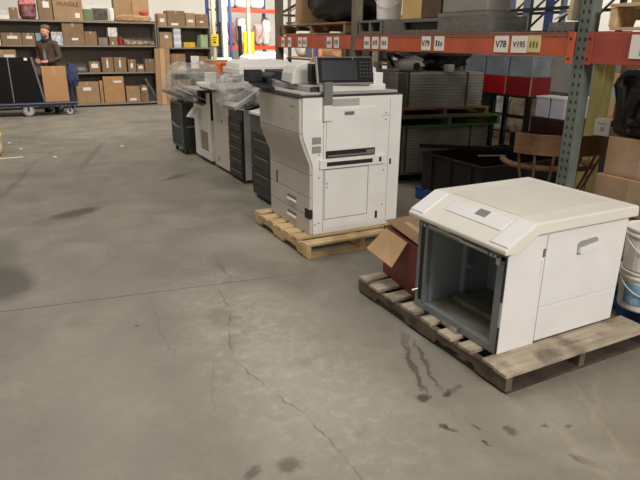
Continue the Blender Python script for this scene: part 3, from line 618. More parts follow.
# things lying on the sheets
obj('black_tarp', MB().bag((4.5, 5.6, 1.34), (.56, .7, .3), 6, .3, 22, .9), BLK, label='black tarp heaped at the right end of the upper sheet stack', cat='tarp')
obj('white_cloth', MB().bag((4.02, 5.5, 1.28), (.28, .3, .15), 9, .3, 18, .8), PAPER, label='crumpled white cloth on the upper sheet stack', cat='cloth')
vc = thing('vacuum_cleaner', 'grey rounded machine lying on the left of the upper sheet stack', 'machine', (3.86, 5.32, 1.204))
obj('housing', MB().bag((3.86, 5.32, 1.275), (.26, .2, .14), 2, .06, 20, .8), GREY, vc, smooth=True); obj('motor_cap', MB().cyl((3.9, 5.2, 1.26), (3.9, 5.24, 1.26), .04), BLK, vc)
obj('hose', MB().tube([(3.82, 5.3, 1.33), (3.74, 5.38, 1.37), (3.78, 5.6, 1.38), (3.95, 5.72, 1.25)], .018, 8), BLK, vc)
obj('small_box', box((4.24, 5.1, 1.204), (4.32, 5.18, 1.28)), PAPER, label='little white box on the front edge of the upper sheet stack', cat='box')
# black steel stillage on blue pallet
pallet('blue pallet on the floor under the black steel bins', (3.52, 3.66, 0), 1.15, .95, 6, (BLUEW, BLUEW), .12, seed=5)
BST = mat('black_steel', (30, 27, 26), .5, .1)
def stillage(label, x0, y0, z0, x1, y1, z1, m):
    t = thing('steel_bin', label, 'steel bin', ((x0+x1)/2, (y0+y1)/2, z0), 0, 'black steel bins'); w = .02
    obj('walls', MB().box((x0, y0, z0+.02), (x0+w, y1, z1)).box((x1-w, y0, z0+.02), (x1, y1, z1)).box((x0+w, y0, z0+.02), (x1-w, y0+w, z1)).box((x0+w, y1-w, z0+.02), (x1-w, y1, z1)).box((x0, y0, z0), (x1, y1, z0+.02)), m, t)
    obj('rim', MB().box((x0-.012, y0-.012, z1), (x1+.012, y0+.03, z1+.018)).box((x0-.012, y1-.03, z1), (x1+.012, y1+.012, z1+.018)).box((x0-.012, y0+.03, z1), (x0+.03, y1-.03, z1+.018)).box((x1-.03, y0+.03, z1), (x1+.012, y1-.03, z1+.018)), m, t)
    for k in range(3):
        yy = y0+.15+(y1-y0-.3)*k/2
        obj('side_post', box((x0-.02, yy-.02, z0), (x0-.001, yy+.02, z1-.001)), m, t)
BRN = mat('brown_black_steel', (38, 29, 24), .6, .12)
stillage('open black steel bin on the blue pallet beyond the white cabinet', 3.55, 3.7, .122, 4.62, 4.55, .46, BRN)
obj('low_cabinet', box((4.72, 3.5, 0), (5.45, 4.58, .60)), BST, label='low black steel cabinet on the floor beyond the blue pallet bin', cat='cabinet', bevel=.01)
obj('steel_bar', MB().bar((3.45+.1, 4.62, .53), (4.75, 3.9, .50), .035), BST, label='long black bar laid across the steel bin', cat='bar')
obj('metal_strip', MB().bar((3.85, 4.1, .492), (4.1, 4.0, .492), .04, .006), mat('pale_steel', (160, 170, 184), .4, .05), label='short bright steel strip resting on the black bin', cat='metal strip')
# red bins on black stand
st = thing('bin_stand', 'black steel stand carrying the red bins', 'stand', (5.55, 5.0, 0))
for x, y in ((5.03, 4.66), (5.03, 5.2), (5.03, 5.68), (5.72, 4.66), (5.72, 5.68)): obj('leg', box((x, y, 0), (x+.05, y+.05, .93)), BST, st)
obj('top_frame', MB().box((5.0, 4.62, .93), (5.85, 5.75, .955)), BST, st)
obj('rail', MB().box((5.035, 4.7, .70), (5.07, 5.7, .735)).bar((5.72, 4.68, .9), (5.3, 4.68, .1), .03), BST, st)
k = 0
for x, y, w, d, dark, lb in ((5.0, 4.63, .3, .36, 1, 'dark red bin at the near corner of the black stand'), (5.0, 5.0, .3, .36, 0, 'bright red bin in the middle of the black stand'), (5.0, 5.37, .3, .36, 1, 'red bin at the far left end of the black stand'), (5.33, 4.80, .16, .36, 0, 'bright red bin at the right end of the black stand')):
    t = thing('storage_bin', lb, 'bin', (x+w/2, y+d/2, .956), 0, 'red storage bins')
    a = .957; tm = MB().box((x, y, a), (x+w, y+.01, 1.15)).box((x, y+d-.01, a), (x+w, y+d, 1.15)).box((x, y+.01, a), (x+.01, y+d-.01, 1.15)).box((x+w-.01, y+.01, a), (x+w, y+d-.01, 1.15)).box((x+.01, y+.01, a), (x+w-.01, y+d-.01, a+.01))
    obj('shell', tm, REDD if dark else RED, t)
    obj('edge_strip', MB().box((x-.002, y-.002, a), (x+.01, y+.01, 1.15)), mat('pink_grey', (180, 130, 130), .5, .04), t)
    t2 = thing('clear_tub', 'cloudy clear plastic tub stacked in the '+lb.replace(' of the black stand', '').replace(' on the right side', ''), 'tub', (x+w/2, y+d/2, 1.151), 0, 'clear tubs over the red bins')
    q = .012
    obj('shell', MB().box((x+q, y+q, 1.1505), (x+w-q, y+d-q, 1.36)), CLOUD, t2, bevel=.01)
    obj('rim', MB().box((x+q-.006, y+q-.006, 1.361), (x+w-q+.006, y+d-q+.006, 1.375)), CLOUD, t2)
    k += 1
# maroon cabinet with clear boxes
obj('tool_chest', MB().box((4.83, 3.95, .601), (5.4, 4.42, .78)), mat('maroon_paint', (54, 22, 24), .6, .08), label='dark maroon chest on the low black cabinet, under pale plastic boxes', cat='chest', bevel=.008)
LAV = mat('pale_lavender_plastic', (196, 196, 208), .4, .04)
for i, (x, y) in enumerate(((4.85, 4.03), (4.85, 4.22), (5.08, 4.03))):
    t = thing('plastic_box', ('pale plastic box nearest on the maroon chest', 'pale plastic box at the left on the maroon chest', 'pale plastic box at the right on the maroon chest')[i], 'box', (x+.1, y+.09, .781), 0, 'pale plastic boxes')
    obj('body', box((x, y, .782), (x+.2, y+.17, .975)), LAV, t, bevel=.006); obj('lid', box((x-.006, y-.006, .9755), (x+.206, y+.176, .993)), PAPER, t)
obj('supply_cabinet', box((5.48, 3.8, 0), (5.8, 4.3, .66)), MGREY, label='grey cabinet behind the maroon chest under the small cartons', cat='cabinet', bevel=.006)
for i, (z, w, h) in enumerate(((.661, .26, .14), (.802, .2, .16), (.963, .15, .15), (1.114, .2, .10))):
    t = thing('cardboard_box', ('lowest', 'second', 'third', 'topmost')[i]+' of the small cartons stacked right of the red bins', 'box', (5.62, 4.05, z), 0, 'small cartons by the red bins')
    obj('body', box((5.62-w/2, 4.05-w/2, z), (5.62+w/2, 4.05+w/2, z+h-.001)), CARDL if i != 2 else GREY, t)
    obj('tape', box((5.6, 4.05-w/2-.001, z+.001), (5.64, 4.05-w/2, z+h-.005)), TAPE, t)

# captain's chairs
def chair(label, loc, rot, m):
    t = thing('wooden_armchair', label, 'chair', loc, rot)
    def arc(z, r=.27, a0=0, a1=180, n=14): return [(r*math.cos(math.radians(a0+(a1-a0)*i/n)), r*.8*math.sin(math.radians(a0+(a1-a0)*i/n)), z) for i in range(n+1)]
    obj('seat', MB().lathe((0, 0, .42), [(.22, 0), (.25, .01), (.255, .03), (.22, .038)], 24), m, t, local=True)
    for sx in (-1, 1):
        for sy in (-1, 1): obj('leg', MB().tube([(sx*.15, sy*.14, .425), (sx*.18, sy*.17, .22), (sx*.21, sy*.2, 0)], [.018, .024, .014]), m, t, local=True)
    obj('stretcher', MB().tube([(-.18, -.17, .2), (-.18, .17, .2)], .011, 6).tube([(.18, -.17, .2), (.18, .17, .2)], .011, 6).tube([(-.18, 0, .2), (.18, 0, .2)], .011, 6), m, t, local=True)
    arm = [(-.23, -.2, .66), (-.245, -.1, .665), (-.24, .04, .67)]+[(p[0], p[1]+.03, .68) for p in reversed(arc(0, .25, 20, 160))]+[(.24, .04, .67), (.245, -.1, .665), (.23, -.2, .66)]
    obj('arm_rail', MB().tube(arm, .02, 8), m, t, local=True)
    top = arc(0, .29, 25, 155, 12); vs = []; fs = []
    for x, y, _ in top:
        for k_ in ((0, .78), (0, .92), (.022, .92), (.022, .78)): q = 1+k_[0]/.29; vs.append((x*q, y*q+.05, k_[1]))
    for i in range(len(top)-1):
        for j in range(4): fs.append((4*i+j, 4*i+(j+1) % 4, 4*i+4+(j+1) % 4, 4*i+4+j))
    fs += [(0, 1, 2, 3), tuple(4*(len(top)-1)+j for j in (3, 2, 1, 0))]
    obj('top_rail', MB().add(vs, fs), m, t, local=True, bevel=.004)
    for a in (30, 52, 74, 106, 128, 150):
        c, s_ = math.cos(math.radians(a)), math.sin(math.radians(a))
        obj('spindle', MB().tube([(.2*c, .17*s_, .455), (.26*c, .22*s_+.02, .65), (.295*c, .235*s_+.055, .8)], .008, 6), m, t, local=True)
    return t
cpt = chair('brown wooden armchair with curved back rail and spindles, behind the green rack post', (3.44, 2.93, 0), math.radians(152), CHAIRW)
cpt.scale = (1.16, 1.16, 1.0)

# plank, carton sheet
YPL = mat('yellow_timber', (206, 196, 126), .8, .08, 4, stretch=(6, 6, .6))
for i, (x, y) in enumerate(((4.14, 3.17), (4.18, 3.10))):
    obj('timber_plank', MB().obox((x, y, .74), (.072, .03, 1.47), (0, .01, -.88)), YPL, label=('yellowish plank standing upright next to the rack post', 'yellowish plank upright, nearer the wrapped cartons')[i], cat='plank')

# stretch wrapped load
pallet('wooden pallet below the stretch-wrapped cartons at the right edge', (3.12, 1.2+.0, 0), 1.05, 1.12, 6, (PALB, PALB), .11, seed=31)
cts = [(3.15, 1.78, .112, .55, .5, .42, 'bottom row carton at the left'), (3.15, 1.24, .112, .55, .5, .42, 'bottom row carton at the right'), (3.14, 1.8, .535, .56, .5, .215, 'middle row carton at the left'), (3.14, 1.26, .535, .56, .5, .215, 'middle row carton at the right'), (3.17, 1.78, .752, .55, .5, .225, 'upper row carton at the left'), (3.17, 1.24, .752, .55, .5, .225, 'upper row carton at the right')]
for x, y, z, w, d, h, lb in cts:
    t = thing('cardboard_box', lb+' of the stretch-wrapped pallet load', 'box', (x+w/2, y+d/2, z), 0, 'wrapped cartons at the right edge')
    obj('body', box((x, y, z), (x+w, y+d, z+h)), mat('wrapped_cardboard', (172, 140, 106), .7, .07), t, bevel=.004)
    obj('tape', box((x-.0015, y+d/2-.03, z+.002), (x-.0003, y+d/2+.03, z+h-.002)), TAPE, t)
    obj('stretch_wrap', MB().bag((x+w/2, y+d/2, z+h/2), (w+.012, d+.012, h+.004), int(z*50+y*9), .03, 24, .18, False), WRAP, t)
bk = thing('wrapped_load', 'black plastic-wrapped load on top of the wrapped cartons at the right edge', 'wrapped load', (3.5, 1.8, .985))
obj('load', MB().box((3.2, 1.3, .985), (3.75, 2.3, 1.36)), mat('dark_load', (38, 32, 28), .6, .1), bk, bevel=.03)
obj('stretch_film', MB().bag((3.475, 1.8, 1.18), (.64, 1.12, .39), 14, .08, 30, .35), FILMB, bk)
obj('flattened_carton', MB().obox((4.34, 2.97, .74), (.24, .03, 1.48), (0, 0, -.9)), CARDD, label='brown flattened carton standing beside the black wrapped load', cat='cardboard')
lc = thing('small_carton', 'small white labelled carton perched on the armchair back rail', 'box', (3.5, 2.6, .921))
obj('body', box((3.47, 2.50, .921), (3.55, 2.62, 1.03)), PAPER, lc, bevel=.003); obj('print', MB().box((3.4685, 2.53, .995), (3.4698, 2.60, 1.005)).box((3.4685, 2.54, .95), (3.4698, 2.57, .98)), GREY, lc)
# buckets on blue pallet
pallet('blue pallet under the paint buckets at the right edge', (2.83, 1.60, 0), .26, .52, 3, (BLUEW, BLUEW), .115, rot=math.radians(-24), ns=2, bottom=2, seed=8)
DEC = mat('blue_label_print', (120, 158, 182), .5, .4, 14)
bucket(2.95, 1.76, .117, 'white bucket with blue print, lower one of the pair at the right edge', 'paint buckets', .125, .225, PAPER, DEC)
bucket(2.945, 1.765, .344, 'white bucket stacked on the blue-printed bucket', 'paint buckets', .125, .235, PAPER)
SHBK = mat('shaded_bucket', (118, 112, 102), .6, .15)  # grey stands in for the shade on the rear buckets
bucket(2.995, 2.02, .117, 'shade-grey bucket on the blue pallet behind the white buckets', 'paint buckets', .07, .2, SHBK)
bucket(2.995, 2.02, .319, 'shade-grey bucket stacked topmost behind the white buckets', 'paint buckets', .07, .2, SHBK)

# clutter behind the copier
cw = thing('wrapped_load', 'grey shrink-wrapped pallet load standing behind the tall copier', 'wrapped load', (3.35, 6.1, 0))
obj('pallet_base', box((3.05, 5.7+.1, 0), (3.6, 6.6, .11)), PALB, cw); obj('load', box((3.08, 5.82, .11), (3.58, 6.56, .98)), mat('grey_goods', (120, 112, 102), .6, .2, 8), cw, bevel=.02)
obj('stretch_film', MB().bag((3.33, 6.19, .56), (.56, .82, .9), 17, .06, 26, .3), FILM2, cw)
def carton(label, x0, x1, y, z, h, d=.4, m=CARD, sticker=None, group=None, tape=True, name='cardboard_box', cat='box', ht=None):
    t = thing(name, label, cat, ((x0+x1)/2, y+d/2, z), 0, group)
    obj('body', box((x0, y, z), (x1, y+d, z+h)), m, t, bevel=.004)
    if tape: obj('tape', box(((x0+x1)/2-.02, y-.0015, z+h*.8), ((x0+x1)/2+.02, y-.0003, z+h-.002)), TAPE, t)
    if sticker:
        a, b_, c, e = sticker; W = x1-x0
        obj('sticker', box((x0+W*a, y-.003, z+h*c), (x0+W*b_, y-.0016, z+h*e)), PAPER, t)
    return t
carton('tan carton lying on the grey wrapped load behind the copier', 3.15, 3.33, 5.9, .985+.03, .12, .3, CARDL)
carton('white and blue carton on the grey wrapped load behind the copier', 3.35, 3.56, 5.95, 1.015, .2, .3, LAV, (.1, .6, .3, .8))
obj('petrol_can', MB().box((3.42, 5.62, .60), (3.54, 5.78, .84)).cyl((3.48, 5.7, .84), (3.48, 5.7, .88), .02), RED, label='red can on the post behind the copier', cat='can', bevel=.012)
obj('can_stand', box((3.4, 5.6, 0), (3.56, 5.79, .599)), MGREY, label='grey pedestal box under the red can', cat='box')

# ================================================================ steel shelving at the back
def shelving(label, x0, x1, yf, levels, top, depth=.6, tilt=0):
    t = thing('steel_shelving', label, 'shelving', ((x0+x1)/2, yf+depth/2, 0), 0)
    for z in levels: obj('shelf_board', MB().box((x0+.03, yf, z-.035), (x1-.03, yf+depth-.031, z)), SHELF, t, bevel=.002)
    for x in (x0, x1-.03):
        for y in (yf, yf+depth-.03): obj('upright_post', box((x, y, 0), (x+.03, y+.03, top)), SHELFB, t)
    obj('back_panel', box((x0+.03, yf+depth-.03, .02), (x1-.03, yf+depth-.018, top)), SHELFB, t)
    obj('side_panel', box((x1-.024, yf+.031, .02), (x1-.018, yf+depth-.031, top)), SHELFB, t)
    return t
YF = 14.8; L0, L1, L2, L3 = .075, .785, 1.385, 1.91
shelving('long grey steel shelving unit against the back, left of the cream column', -1.6, 3.32, YF, (L0, L1, L2, L3), 1.94)
M0, M1, M2, M3 = .075, .75, 1.345, 1.835
shelving('shorter grey steel shelving unit at the right end of the back shelves', 3.345, 4.66, YF+.02, (M0, M1, M2, M3), 1.86)
yb = YF+.05; e = .001
# top shelf
carton('white slab box flat on the top shelf at far left', -.35, .22, yb, L3+e, .09, m=PAPER, tape=False)
carton('second white box stacked on the white slab box, top shelf left', -.33, .2, yb, L3+.093, .09, m=mat('off_white_box', (206, 200, 186), .7, .05), tape=False)
carton('brown box next to the white slab, top shelf left', .235, .40, yb, L3+e, .24, m=CARDD)
mg = thing('printed_bag', 'dark red printed bag on the top shelf left of the tall cartons', 'bag', (.6, yb+.15, L3))
obj('bag', MB().bag((.6, yb+.15, L3+.22), (.35, .28, .43), 21, .12, 22, .5), mat('printed_bag_paper', (112, 62, 60), .4, .45, 9), mg)
obj('top_band', MB().box((.45, yb+.0, L3+.31), (.76, yb+.01, L3+.43)), mat('pink_print', (214, 120, 120), .5, .3, 12), mg)
carton('cardboard box with white label on the top shelf, left of the FRAGILE carton', .81, 1.09, yb, L3+e, .42, m=CARDD, sticker=(.35, .8, .6, .9))
fg = carton('cardboard carton marked FRAGILE on the top shelf', 1.11, 1.72, yb, L3+e, .5, m=CARD)
obj('fragile_print', MB().text('FRAGILE', .125, (1.42, yb-.002, L3+.335), (1, 0, 0), (0, 0, 1)), mat('brown_ink', (74, 44, 34), .8), fg)
obj('sticker', box((1.55, yb-.003, L3+.06), (1.65, yb-.0005, L3+.16)), PAPER, fg)
carton('green and white carton behind the framed picture, top shelf', 1.73, 1.9, yb, L3+e, .25, m=mat('green_card', (104, 122, 82), .7, .06), tape=False)
carton('long white box lying across the green carton and the picture, top shelf', 1.73, 2.3, yb+.3, L3+.255, .1, .2, m=PAPER, tape=False)
carton('grey carton under the long white box, top shelf', 1.95, 2.28, yb+.28, L3+e, .25, .25, m=MGREY, tape=False)
pc = thing('framed_picture', 'dark framed landscape picture on the top shelf', 'picture', (2.09, yb+.05, L3))
obj('frame', MB().obox((2.09, yb+.05, L3+.145), (.36, .02, .275)), mat('frame_brown', (150, 134, 110), .5, .05), pc)
obj('canvas', MB().obox((2.09, yb+.038, L3+.145), (.32, .004, .235)), mat('dark_landscape', (66, 64, 56), .5, .4, 11), pc)
obj('paper_roll', MB().bag((2.35, yb+.1, L3+.15), (.11, .12, .3), 31, .08, 16, .5), PAPER, label='white wrapped roll beside the framed picture', cat='roll')
carton('tall cardboard carton standing behind the brown bag, top shelf right', 2.44, 2.85, yb+.25, L3+e, .8, .25, m=CARD, tape=False)
carton('tall cardboard carton at the right end of the top shelf', 2.86, 3.25, yb+.25, L3+e, .8, .25, m=mat('cardboard_mid', (182, 142, 104), .85, .05), tape=False)
obj('paper_sack', MB().bag((2.85, yb+.1, L3+.08), (.78, .22, .15), 23, .14, 26, .6), mat('sack_paper', (176, 138, 96), .8, .15, 7), label='flat brown paper sack in front of the tall cartons, top shelf', cat='sack')
obj('red_label_pack', MB().bag((3.08, yb+.08, L3+.2), (.2, .14, .08), 26, .2, 16, .6), mat('red_pack', (170, 60, 50), .5, .2), label='red and white packet on the brown paper sack', cat='packet')
# middle shelf
def rowbox(items, yb, z, shelfname):
    for x0, x1, h, m, stk, lb in items: carton(lb, x0, x1, yb, z+e, h, .36, m, stk, tape=(h > .2))
rowbox([(-.34, -.02, .24, PAPER, None, 'white box at far left of the second shelf'), (.0, .4, .25, CARDD, (.3, .8, .5, .75), 'brown carton with long label on the second shelf, left'), (.41, .66, .25, CARDD, (.3, .8, .5, .75), 'brown carton beside the person on the second shelf'),
        (.68, .79, .25, mat('sky_box', (120, 168, 184), .6, .1), None, 'light blue box behind the person on the second shelf'), (1.0, 1.23, .28, mat('printed_white', (190, 190, 196), .6, .25, 18), None, 'black and white printed box right of the person'),
        (1.24, 1.69, .48, CARDD, (.4, .7, .22, .32), 'tall brown carton on the second shelf, under the FRAGILE one'), (1.70, 1.96, .30, CARDD, None, 'lower brown carton right of the tall one, second shelf'),
        (1.99, 2.19, .17, mat('grey_tub', (128, 116, 102), .6, .08), None, 'small grey-brown tub box on the second shelf'), (2.23, 2.41, .19, CARDD, (.3, .45, .1, .4), 'small brown carton under the white one, second shelf')], yb, L2, '')
carton('small white carton stacked on a brown one, second shelf', 2.22, 2.42, yb, L2+.192, .2, .3, m=mat('white_carton', (214, 208, 198), .6, .12, 12), tape=False)
obj('red_bottle', MB().lathe((2.49, yb+.08, L2), [(.055, 0), (.06, .02), (.06, .13), (.03, .17), (.02, .2)], 14), mat('red_bottle_plastic', (150, 40, 46), .4, .06), label='red bottle on the second shelf', cat='bottle')
for i in range(5):
    obj('plastic_packet', MB().bag((2.64+.14*i, yb+.12+.02*(i % 2), L2+.07-.004*i), (.16, .2, .14-.008*i), 40+i, .25, 16, .6), mat('packet_tan', (156, 136, 112), .4, .35, 13), label=('leftmost', 'second', 'middle', 'fourth', 'rightmost')[i]+' of five crumpled packets on the second shelf', cat='packet', group='crumpled packets on the second shelf')
# third shelf
rowbox([(-.3, .24, .50, CARD, (.55, .95, .66, .8), 'brown carton on the third shelf above the black panels'), (1.72, 1.96, .24, CARDD, (.2, .8, .4, .8), 'brown carton with torn white label, third shelf'), (2.01, 2.26, .33, CARDD, (.4, .55, .3, .8), 'first of two matching tall brown cartons, third shelf, left one'), (2.28, 2.56, .33, CARDD, (.4, .55, .3, .8), 'second of two matching tall brown cartons, third shelf, right one'),
        (2.60, 2.78, .28, CARDD, (.3, .6, .3, .7), 'narrow brown carton on the third shelf'), (2.80, 2.97, .17, CARDD, (.2, .8, .4, .8), 'lowest brown carton with white top, third shelf'), (3.0, 3.24, .29, CARDD, None, 'plain brown carton at the right end of the third shelf')], yb, L1, '')
obj('grey_pouch', MB().bag((1.55, yb+.12, L1+.06), (.22, .2, .12), 51, .15, 16, .6), MGREY, label='grey pouch lying on the third shelf', cat='pouch')
# bottom shelf
rowbox([(1.38, 1.88, .50, CARD, (.3, .65, .6, .75), 'wide cardboard carton on the bottom shelf beside the cart'), (1.90, 1.97, .52, CARD, None, 'thin upright carton on the bottom shelf'), (1.99, 2.46, .61, mat('cardboard_warm', (176, 136, 92), .85, .05), (.5, .9, .76, .84), 'largest cardboard carton on the bottom shelf'), (2.50, 2.82, .37, CARD, (.2, .7, .1, .25), 'squat cardboard carton on the bottom shelf'), (2.84, 3.02, .39, mat('striped_card', (130, 108, 84), .8, .2, 14), (.2, .8, .7, .85), 'narrow carton with white label strip on the bottom shelf')], yb, L0, '')
obj('leaning_board', MB().bar((3.26, yb, L0+.01), (2.98, yb+.05, L0+.55), .03, .05), mat('dark_board', (90, 84, 78), .6, .06), label='grey board leaning diagonally on the bottom shelf', cat='board')
for i in range(3):
    obj('cardboard_sheet', MB().obox((3.24+.125*i, 14.64+.02*i, .665), (.115, .05, 1.31), (-.05, .04, 0)), (CARD, CARDL, CARD)[i], label=('leftmost', 'middle', 'rightmost')[i]+' of the tall folded cartons leaning between the shelving units', cat='cardboard', group='folded cartons leaning on the shelving')
# right unit
yc = YF+.07
for x0, x1, h, z, m, stk, lb in ((3.4, 3.60, .28, M3, CARD, (.2, .7, .3, .6), 'small carton at the left of the right unit top'), (3.62, 4.05, .35, M3, CARDD, (.2, .6, .05, .2), 'wide carton on top of the right shelving unit'), (4.07, 4.30, .31, M3, CARD, (.2, .8, .3, .5), 'carton with label on top of the right shelving unit'), (4.32, 4.63, .29, M3, CARDD, (.3, .6, .3, .45), 'rightmost carton on top of the shelving'),
        (3.40, 3.70, .35, M2, CARD, (.4, .7, .6, .8), 'square carton on the right unit second shelf'), (3.99, 4.26, .12, M2, mat('yellow_pack', (214, 176, 60), .5, .1), None, 'flat yellow box on the right unit second shelf'), (4.42, 4.60, .30, M2, mat('mint_box', (172, 196, 150), .5, .05), None, 'pale green box on the right unit second shelf'),
        (3.62, 4.0, .44, M1, CARD, None, 'carton on the right unit third shelf'), (4.27, 4.58, .38, M1, CARD, (.3, .8, .5, .7), 'carton with white label on the right unit third shelf'), (3.5, 4.1, .5, M0, CARDD, None, 'wide carton on the right unit bottom shelf')):
    carton(lb, x0, x1, yc, z+e, h, .36, m, stk, tape=h > .2)
for i in range(6):
    obj('small_box', box((3.75, yc, M2+e+.075*i), (3.92, yc+.2, M2+.075*(i+1))), (mat('pale_blue_box', (190, 200, 216), .5, .04), PAPER)[i % 2], label=('bottom', 'second', 'third', 'fourth', 'fifth', 'top')[i]+' box of the slim pale blue stack on the right unit', cat='box', group='slim pale blue boxes')
obj('paper_sign', MB().obox((4.16, 14.6, 1.0), (.2, .01, .3)), PAPER, label='white paper sign propped behind the bagged copier', cat='sign')
obj('sign_stand', MB().cyl((4.16, 14.62, 0), (4.16, 14.62, .9), .015), MGREY, label='thin grey pole holding the white paper sign', cat='pole')
ys = thing('wall_sign', 'small yellow notice fixed on the cream column', 'sign', (4.98, 15.5, 1.38))
obj('plate', box((4.88, 15.49, 1.38), (5.08, 15.505, 1.67)), mat('sign_yellow', (230, 204, 50), .5, .03), ys)
obj('print', MB().box((4.91, 15.4885, 1.58), (5.04, 15.4895, 1.60)).box((4.91, 15.4885, 1.52), (5.02, 15.4895, 1.54)).box((4.93, 15.4885, 1.45), (5.01, 15.4895, 1.49)), INK, ys)
# large carton right of the shelving
carton('large plain cardboard carton in front of the cream column', 4.32, 4.78, 13.9, .62, .45, .5, CARD, tape=False)
obj('steel_table', MB().box((4.1, 13.8, .58), (5.0, 14.5, .618)).box((4.12, 13.82, 0), (4.17, 13.87, .58)).box((4.93, 13.82, 0), (4.98, 13.87, .58)).box((4.12, 14.43, 0), (4.17, 14.48, .58)).box((4.93, 14.43, 0), (4.98, 14.48, .58)), MGREY, label='grey steel table under the large plain carton', cat='table')

# ================================================================ person with cart
def skinned(name, verts, edges, radii, m, parent, sub=2, root=0):
    me = bpy.data.meshes.new(name); me.from_pydata(verts, edges, []); o = bpy.data.objects.new(name, me); COL.objects.link(o); o.parent = parent
    sk = o.modifiers.new('skin', 'SKIN'); me.skin_vertices or me.attributes
    lay = me.skin_vertices[0] if len(me.skin_vertices) else None
    if lay is None:
        bpy.context.view_layer.objects.active = o
    for i, r_ in enumerate(radii):
        d = me.skin_vertices[0].data[i]; d.radius = r_ if isinstance(r_, tuple) else (r_, r_); d.use_root = (i == root)
    sb = o.modifiers.new('sub', 'SUBSURF'); sb.levels = sb.render_levels = sub
    sk.use_smooth_shade = True; me.materials.append(m)
    return o
SKIN = mat('skin', (206, 154, 128), .6, .04)
pr = thing('person', 'person in a brown jacket and dark trousers standing behind the blue cart', 'person', (.84, 14.12, 0), math.radians(-38))
V = [(0, 0, .95), (0, 0, 1.12), (0, 0, 1.3), (0, .01, 1.43), (0, 0, 1.5), (0, -.015, 1.57), (0, -.02, 1.66), (0, -.01, 1.735),
     (-.10, 0, .9), (-.115, -.01, .5), (-.12, .03, .09), (-.13, -.12, .035), (.10, 0, .9), (.115, -.01, .5), (.12, .03, .09), (.13, -.12, .035),
     (-.19, .01, 1.40), (-.24, .03, 1.13), (-.16, -.2, 1.06), (-.12, -.27, 1.07), (.19, .01, 1.40), (.25, .02, 1.13), (.06, -.22, 1.05), (-.02, -.26, 1.06)]
E_ = [(0, 1), (1, 2), (2, 3), (3, 4), (4, 5), (5, 6), (6, 7), (0, 8), (8, 9), (9, 10), (10, 11), (0, 12), (12, 13), (13, 14), (14, 15), (3, 16), (16, 17), (17, 18), (18, 19), (3, 20), (20, 21), (21, 22), (22, 23)]
Rd = [(.11, .085), (.11, .08), (.11, .08), (.08, .06), .05, (.066, .078), (.084, .1), (.068, .08), .085, .06, .042, .04, .085, .06, .042, .04, .055, .046, .034, .03, .055, .046, .034, .03]
body = skinned('body', V, E_, Rd, SKIN, pr)
# fingers and thumbs grow from each palm
for (hx, hy, hz, sx) in ((-.12, -.27, 1.07, 1), (-.02, -.26, 1.06, -1)):
    for k in range(4):
        l = (.07, .08, .076, .06)[k]; z = hz+.026-.018*k
        skinned('finger', [(hx, hy, z), (hx+sx*.03, hy-.02, z), (hx+sx*.05, hy-.012, z-.01), (hx+sx*l*.8, hy+.006, z-.014)], [(0, 1), (1, 2), (2, 3)], [.009, .009, .008, .007], SKIN, body, 1)
    skinned('thumb', [(hx, hy, hz+.025), (hx+sx*.02, hy-.025, hz+.045), (hx+sx*.045, hy-.025, hz+.05)], [(0, 1), (1, 2)], [.011, .01, .008], SKIN, body, 1)
JK = mat('brown_jacket', (78, 62, 46), .85, .2, 14); TR = mat('dark_trousers', (44, 42, 46), .85, .1)
jv = [(0, 0, .84), (0, 0, 1.1), (0, 0, 1.3), (0, .01, 1.44), (0, .005, 1.51), (-.19, .01, 1.42), (-.24, .03, 1.13), (-.175, -.17, 1.06), (.19, .01, 1.42), (.26, .02, 1.13), (.09, -.2, 1.05)]
skinned('jacket', jv, [(0, 1), (1, 2), (2, 3), (3, 4), (3, 5), (5, 6), (6, 7), (3, 8), (8, 9), (9, 10)], [(.18, .15), (.175, .145), (.18, .14), (.13, .11), (.08, .078), .072, .06, .048, .072, .06, .048], JK, pr)
skinned('shirt', [(0, -.06, .9), (0, -.062, 1.2), (0, -.04, 1.42)], [(0, 1), (1, 2)], [(.05, .105), (.05, .105), (.045, .06)], mat('grey_shirt', (120, 124, 128), .8, .05), pr, 1)
skinned('collar', [(-.07, .04, 1.51), (-.07, -.05, 1.49), (0, -.09, 1.47), (.07, -.05, 1.49), (.07, .04, 1.51)], [(0, 1), (1, 2), (2, 3), (3, 4)], [.035]*5, mat('black_collar', (32, 30, 30), .8, .05), pr, 1)
skinned('trousers', [(0, 0, .93), (-.1, 0, .86), (-.115, -.01, .5), (-.12, .02, .12), (.1, 0, .86), (.115, -.01, .5), (.12, .02, .12)], [(0, 1), (1, 2), (2, 3), (0, 4), (4, 5), (5, 6)], [(.13, .11), .1, .085, .07, .1, .085, .07], TR, pr)
for sx in (-1, 1): obj('shoe', MB().bag((sx*.125, -.055, .05), (.1, .28, .1), 1, .03, 20, .6), BLK, pr, local=True, smooth=True)
HAIR = mat('grey_brown_hair', (120, 92, 72), .9, .2, 30)
hv = MB().bag((0, .02, 1.74), (.172, .2, .12), 2, .04, 20, .85); hv.v = [v if v.y > -.06 or v.z > 1.745 else Vector((v.x, -.06, v.z)) for v in hv.v]
obj('hair', hv, HAIR, pr, local=True, smooth=True)
obj('beard', MB().bag((0, -.06, 1.58), (.135, .11, .085), 3, .05, 16, .8, False), HAIR, pr, local=True, smooth=True)
fc = MB()
fc.bag((0, -.112, 1.645), (.028, .04, .05), 1, 0, 10, 1, False)
for sx in (-1, 1): fc.bag((sx*.086, -.01, 1.655), (.022, .045, .06), 1, 0, 10, 1, False)
obj('face_features', fc, SKIN, pr, local=True, smooth=True)
ey = MB()
for sx in (-1, 1): ey.bag((sx*.032, -.1, 1.672), (.024, .02, .012), 1, 0, 10, 1, False)
